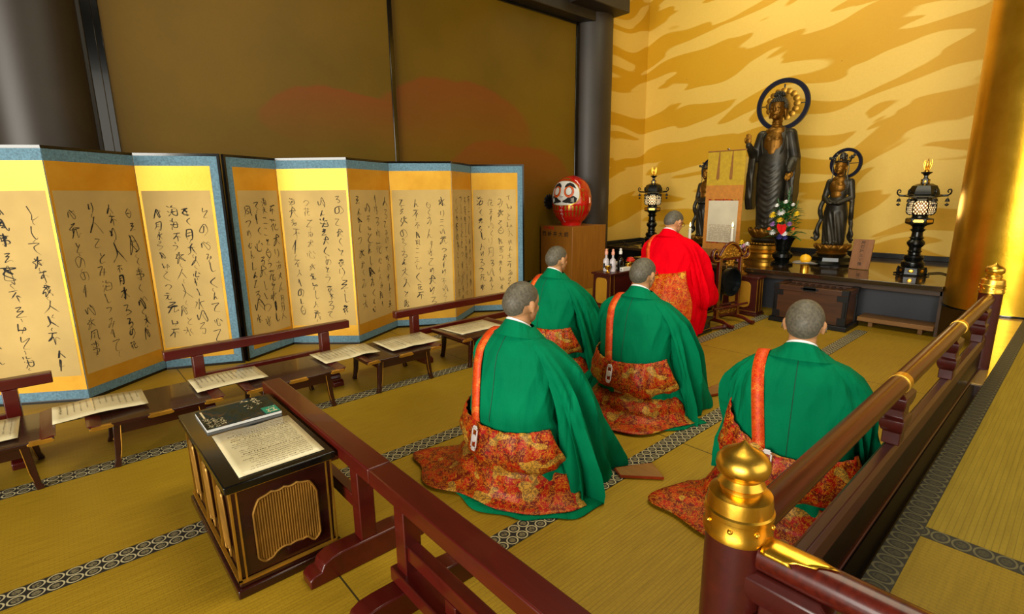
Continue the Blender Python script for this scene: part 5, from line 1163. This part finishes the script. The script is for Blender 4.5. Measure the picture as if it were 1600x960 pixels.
# ------------------------------------------------------------------ side tables
def lac_table(label, loc, sx, sy, h):
    t = thing('lacquer_table', label, 'table', loc, 0, 'maroon lacquer side tables')
    b = MB(); b.mm((-.015, -.015, h-.025), (sx+.015, sy+.015, h)); b.build('table_top', M['maroon'], t, bevel=.004)
    b = MB(); b.loft([[(0, 0, .05), (sx, 0, .05), (sx, sy, .05), (0, sy, .05)], [(.008, .008, h-.025), (sx-.008, .008, h-.025), (sx-.008, sy-.008, h-.025), (.008, sy-.008, h-.025)]]); b.build('table_body', M['maroon'], t)
    b = MB(); b.mm((-.02, -.02, 0), (sx+.02, sy+.02, .03)); b.mm((-.01, -.01, .03), (sx+.01, sy+.01, .05)); b.build('plinth', M['maroon'], t, bevel=.004)
    b = MB(); b.tube([(-.002, -.002, .05), (.006, .006, h-.025)], .004, 6); b.tube([(-.002, sy+.002, .05), (.006, sy-.006, h-.025)], .004, 6); b.tube([(-.004, 0, .053), (-.004, sy, .053)], .003, 6); b.tube([(.08, -.004, .05), (.08, .004, h-.03)], .003, 6); b.tube([(sx-.03, -.004, .05), (sx-.03, .004, h-.03)], .003, 6); b.build('gilt_line', M['gilt'], t)
    w = sy*.62
    pts = [(sy/2+w/2*math.copysign(min(1, abs(math.cos(a))**.4), math.cos(a)), (h+.03)/2+(h-.15)/2*math.copysign(abs(math.sin(a))**.4, math.sin(a))*(1-.0*a)) for a in [2*PI*k/40 for k in range(40)]]
    b = MB(); b.prism(pts, -.004, .01, lambda a, c, hh: (hh, a, c+.004*math.sin(a*70) if c < h*.4 else c)); b.build('gilt_panel', M['gold_field'], t, bevel=.002)
    return t
lac_table('maroon lacquer side table holding offerings beside the wooden box', (4.9, 3.76, 0), .80, .27, .465)
lac_table('maroon lacquer side table with gilt panel behind the gong', (5.90, 2.455, 0), .17, .40, .455)
tb = thing('sutra_table', 'black lacquer table with gilt lines standing before the priest', 'table', (5.55, 3.27, 0))
b = MB(); b.mm((-.27, -.37, .36), (.27, .37, .385)); b.build('table_top', M['black'], tb, bevel=.004); b = MB(); b.mm((-.25, -.35, .03), (.25, .35, .36)); b.build('table_body', M['black'], tb, bevel=.003); b = MB(); b.mm((-.27, -.37, 0), (.27, .37, .03)); b.build('plinth', M['black'], tb, bevel=.004)
for x in (-.245, -.08, .08, .245):
    b = MB(); b.mm((x-.004, -.354, .03), (x+.004, -.349, .36)); b.build('gilt_line', M['gilt'], tb)
b = MB(); b.mm((-.27, -.373, .026), (.27, -.369, .031)); b.build('gilt_line', M['gilt'], tb)
# offerings on the left side table
ZB = .466
def bottle(label, x, y, stop, mt, s=1.0, grp='bottles on the side table'):
    t = thing('offering_bottle', label, 'bottle', (x, y, ZB), 0, grp)
    b = MB(); b.lathe([(r*s, z*s) for r, z in ((.034, 0), (.036, .01), (.037, .12), (.033, .145), (.014, .165), (.013, .195), (.016, .2))], n=24); bb = b.build('bottle_body', M[mt], t)
    b = MB(); b.lathe([(r*s, z*s) for r, z in ((.013, .198), (.02, .205), (.021, .235), (.012, .25), (.017, .262), (.006, .275))], n=16); b.build('stopper', M[stop], t)
    return bb
for lb, x, y in (('white bottle with pink stopper at the outer end of the side table', 5.06, 3.955), ('white bottle with pink stopper, second from the outer end of the side table', 5.08, 3.868)):
    bb = bottle(lb, x, y, 'pink', 'bottle_white', 1.0)
    b = MB(); b.mm((-.0385, -.012, .05), (-.037, .012, .10)); b.mm((-.0388, -.004, .04), (-.0372, .012, .06)); b.build('label', M['ink'], bb)
bottle('black bottle with white cap behind the white packets', 5.22, 3.86, 'white_paint', 'black', 1.0)
def packet(label, x, y, z, d, mt, rz=0, grp=None):
    t = thing('offering_packet', label, 'packet', (x, y, z), rz, grp); b = MB(); b.box((0, 0, d[2]/2), d); b.build('packet', M[mt], t, bevel=.006)
    b = MB(); b.box((-d[0]/2-.001, 0, d[2]/2), (.002, d[1]*.3, d[2]*.35)); b.build('label', M['print'], t)
packet('white paper packet beside the bottles on the side table', 5.3, 3.955, ZB, (.10, .11, .09), 'white_paint', .2)
packet('low white packet at the front of the side table', 5.22, 3.785, ZB, (.16, .05, .05), 'white_paint', .0)
rd = thing('red_packet', 'red wrapped offering on the side table', 'packet', (5.42, 3.85, ZB)); b = MB(); b.ell((0, 0, .11), (.07, .05, .022)); b.ell((.02, .02, .13), (.05, .04, .018)); b.build('wrapping', M['petal_red'], rd); b = MB(); b.lathe([(.03, 0), (.012, .03), (.012, .07), (.06, .09), (.06, .095)], n=20); b.build('dish', M['brass'], rd)
for lb, x, y in (('small brass cup at the near corner of the side table', 4.97, 3.86), ('small brass goblet beside the red offering', 5.30, 3.80)):
    t = thing('brass_cup', lb, 'cup', (x, y, ZB)); b = MB(); b.lathe([(.028, 0), (.012, .015), (.010, .03), (.03, .045), (.036, .08), (.032, .08), (.026, .05)], n=24); b.build('cup', M['brass'], t)
cb = MB(); cb.tube(catmull([(7.9, 5.5, .53), (7.6, 5.42, .535), (7.3, 5.30, .56), (7.25, 5.2, .545), (7.28, 5.35, .60), (7.42, 5.40, .54), (7.24, 5.0, .53)], 6), .008, 6); o = cb.build('power_cable', M['cable']); tag(o, 'tangled black cable lying on the altar corner', 'cable')
cb = MB(); cb.tube(catmull([(6.97, 1.13, .528), (7.1, 1.05, .528), (7.0, .95, .528), (7.3, .9, .528)], 6), .007, 6); o = cb.build('power_cable', M['cable']); tag(o, 'black cable trailing from the lantern to the gold pillar', 'cable')

# ------------------------------------------------------------------ gong on its stand
gs = thing('gong_stand', 'gilt edged dark lacquer stand holding a hanging bronze gong', 'gong', (5.37, 2.545, 0), -.16)
b = MB()
for s in (-1, 1):
    b = MB(); b.mm((s*.18-.018, -.018, .05), (s*.18+.018, .018, .72)); p = b.build('post', M['red_lacquer'], gs, bevel=.003)
    b = MB(); b.mm((s*.18-.012, -.0205, .06), (s*.18-.004, -.0175, .72)); b.mm((s*.18+.010, -.0205, .06), (s*.18+.018, -.0175, .72)); b.build('gilt_line', M['gilt'], p)
    b = MB(); b.tube(catmull([(s*.18, .20, .025), (s*.18, .17, .03), (s*.18, .10, .055), (s*.18, 0, .062), (s*.18, -.10, .055), (s*.18, -.17, .03), (s*.18, -.20, .022), (s*.18, -.21, .04)], 4), [.022]*29, 10); f = b.build('scroll_foot', M['red_lacquer'], gs)
    b = MB(); b.tube(catmull([(s*.18-.008, -.02, .084), (s*.18-.008, -.10, .078), (s*.18-.008, -.17, .052), (s*.18-.008, -.21, .045)], 4), .0055, 6); b.build('gilt_line', M['gilt'], f)
arch = [(-.20, .70), (-.27, .70), (-.305, .735), (-.30, .79), (-.265, .815), (-.235, .79), (-.24, .765), (-.215, .745), (-.185, .742), (-.16, .775), (-.10, .84), (-.03, .868), (0, .872)]
arch = arch+[(-x, z) for x, z in arch[-2::-1]]
b = MB(); b.tube(catmull([(x, 0, z) for x, z in arch], 3), .020, 10); a_ = b.build('arched_top', M['red_lacquer'], gs)
b = MB(); b.tube(catmull([(x, -.018, z) for x, z in arch], 3), .0065, 6); b.build('gilt_line', M['gilt'], a_)
b = MB(); b.mm((-.21, -.012, .70), (.21, .012, .722)); b.build('cross_bar', M['red_lacquer'], gs); 
rng = random.Random(5); b = MB(); b.prism([(-.2, .722), (.2, .722), (.16, .765), (.09, .83), (0, .858), (-.09, .83), (-.16, .765)], -.004, .004, lambda a, c, h: (a, h, c))
for k in range(46):
    x = rng.uniform(-.16, .16); z = rng.uniform(.73, .73+.11*(1-(abs(x)/.2)**1.4)); b.ell((x, -.006, z), (rng.uniform(.012, .022), .008, rng.uniform(.008, .016)), 8, 5, Ry(rng.uniform(-1, 1)))
b.build('carved_panel', M['gilt'], gs)
b = MB()
for k in range(10): b.ell((rng.uniform(-.06, .06), -.004, .655+rng.uniform(-.02, .03)), (.02, .01, .014), 8, 6)
b.build('gilt_hook', M['gilt'], gs)
b = MB(); b.mm((-.18, -.014, .16), (.18, .014, .19)); b.mm((-.24, -.012, .09), (.24, .012, .11)); b.build('lower_bar', M['red_lacquer'], gs, bevel=.003)
b = MB(); b.mm((-.2, -.004, .11), (.2, .004, .16))
for k in range(26): b.ell((rng.uniform(-.19, .19), -.006, rng.uniform(.115, .155)), (.018, .006, .009), 8, 5, Ry(rng.uniform(-1, 1)))
b.build('carved_apron', M['old_gold'], gs)
for s in (-1, 1):
    b = MB(); b.tube([(-.29, s*.05, .20), (.29, s*.05, .20)], .013, 8); b.build('side_bar', M['red_lacquer'], gs)
Rg = Rx(PI/2); b = MB(); b.lathe([(0, -.022), (.04, -.026), (.08, -.018), (.125, -.014), (.138, -.02), (.149, -.01), (.152, .05), (.14, .05), (.136, .0), (.06, .0), (0, .0)], (0, 0, .46), 48, Rg); gg = b.build('gong', M['gong'], gs, ang=50)
b = MB()
for s in (-1, 1): b.tube([(s*.05, 0, .70), (s*.055, .0, .61)], .005, 6)
b.build('cord', M['old_gold'], gg)
ml = thing('gong_mallet', 'red-brown tapered mallet lying beside the foot of the gong stand', 'mallet', (4.96, 2.50, 0)); b = MB(); b.tube([(-.13, .07, .012), (.0, .0, .02), (.13, -.07, .03)], [.005, .014, .017], 10); b.build('mallet_handle', M['red_lacquer'], ml); b = MB(); b.ell((.14, -.075, .03), (.027, .027, .026)); b.build('mallet_head', M['maroon'], ml)

# ------------------------------------------------------------------ box and round doll
bx = thing('wooden_box', 'tall light brown wooden box with black and red lettering carrying the red doll', 'box', (5.58, 4.98, 0))
b = MB(); b.mm((0, 0, 0), (.76, .64, .94)); b.build('box_body', M['box_wood'], bx, bevel=.004)
b = text_mesh('西 新 井 大 師', .078, lambda x, y: (-.0015, .34-x*1.12, .82+y)); b.build('black_lettering', M['ink'], bx, flat=True)
b = text_mesh('厄除開運', .055, lambda x, y: (-.0015, .47-x, .905+y)); b.build('red_lettering', M['red_print'], bx, flat=True)
# doll surface: th measured from the face direction, z height
dt = [(0.0, .15), (.03, .155), (.055, .165), (.08, .20), (.14, .245), (.22, .282), (.32, .30), (.42, .297), (.52, .276), (.60, .24), (.66, .19), (.70, .125), (.725, .06), (.735, .01)]
def dsurf(th, z, off=0):
    r = interp(dt, z)[0]
    fl = 1-.10*max(0, math.cos(th))**2*max(0, min(1, (z-.2)/.15))*max(0, min(1, (.68-z)/.1))
    return Vector(((r*fl+off)*math.cos(th), (r*fl+off)*math.sin(th), z))
dl = thing('daruma_doll', 'round red roly-poly doll with white face and black moustache on the box', 'doll', (5.92, 5.31, .94), PI+.18)
b = MB(); b.loft([[dsurf(2*PI*j/64, .735*i/44) for j in range(64)] for i in range(45)]); b.build('doll_body', M['daruma_red'], dl, ang=60)
def patch(par, name, mt, outline, off, cz=None):
    """star-shaped outline in (angle, height), laid on the doll"""
    b = MB(); n = len(outline); cx = sum(p[0] for p in outline)/n; cy = sum(p[1] for p in outline)/n; vs = [dsurf(cx, cy, off)]; fs = []; K = 7
    for k in range(1, K+1):
        for p in outline: vs.append(dsurf(cx+(p[0]-cx)*k/K, cy+(p[1]-cy)*k/K, off))
    for j in range(n): fs.append((0, 1+j, 1+(j+1) % n))
    for k in range(K-1):
        for j in range(n): a = 1+k*n+j; c = 1+k*n+(j+1) % n; fs.append((a, a+n, c+n, c))
    b.add(vs, fs); return b.build(name, M[mt], par, ang=80)
oval = lambda cx, cy, rx, ry, e=1.0, n=40: [(cx+rx*math.copysign(abs(math.cos(2*PI*i/n))**e, math.cos(2*PI*i/n)), cy+ry*math.copysign(abs(math.sin(2*PI*i/n))**e, math.sin(2*PI*i/n))) for i in range(n)]
patch(dl, 'gold_face_edge', 'gilt', oval(0, .475, 1.02, .185, .75), .002)
fc = patch(dl, 'white_face', 'white_paint', oval(0, .475, .96, .172, .75), .0035)
for s in (-1, 1):
    patch(fc, 'orange_eye_ring', 'orange', oval(.40*s, .50, .29, .088), .0055); patch(fc, 'ink_eye_line', 'ink', oval(.39*s, .502, .185, .061), .0075); patch(fc, 'white_eye', 'white_paint', oval(.39*s, .502, .165, .055), .010)
    patch(fc, 'black_eyebrow', 'ink', [(.12*s, .575), (.25*s, .61), (.45*s, .625), (.68*s, .60), (.82*s, .535), (.66*s, .57), (.45*s, .585), (.28*s, .572), (.14*s, .55)], .0066)
    patch(fc, 'black_moustache', 'ink', [(.04*s, .345), (.25*s, .335), (.55*s, .325), (.78*s, .345), (.83*s, .40), (.66*s, .435), (.42*s, .43), (.24*s, .39), (.06*s, .365)], .0055)
    for k in range(3):
        b = MB(); b.tube([dsurf((.50+.055*k)*s+.03*s*math.cos(q)*1.6, .375+(.018+.010*k)*math.sin(q), .0075) for q in [-1.4+2.8*i/8 for i in range(9)]], .0035, 5); b.build('white_curl', M['white_paint'], fc)
b = MB(); b.ell(dsurf(0, .44, .012), (.02, .035, .022)); b.build('nose', M['white_paint'], fc)
for s in (-1, 1):
    for k in range(6):
        th = (.24+.19*k)*s; b = MB(); b.grid([[dsurf(th+d*w, z, .0035) for d in (-1, -.4, .4, 1)] for z, w in ((.135, .012), (.18, .03), (.24, .05), (.275, .055), (.295, .03))]); b.build('gold_stroke', M['gilt'], dl)
b = MB(); rng = random.Random(21); z = .30
while z > .09:
    for st in G[rng.choice(GK)]: brush(b, st, .0, z-.04, .045, .0035, lambda u, zz: dsurf(u/.26, zz, .005), rng)
    z -= .052
b.build('chest_lettering', M['white_paint'], dl, flat=True)
for s in (-1, 1):
    b = MB(); z = .60
    while z > .34:
        for st in G[rng.choice(GK)]: brush(b, st, .0, z-.05, .055, .0045, lambda u, zz: dsurf(s*1.18+u/.28, zz, .004), rng)
        z -= .066
    b.build('gold_lettering', M['gilt'], dl, flat=True)
patch(dl, 'gold_crown_stroke', 'gilt', [(-.7, .66), (-.3, .68), (.0, .684), (.3, .68), (.7, .66), (.5, .668), (.25, .69), (0, .695), (-.25, .69), (-.5, .668)], .003)
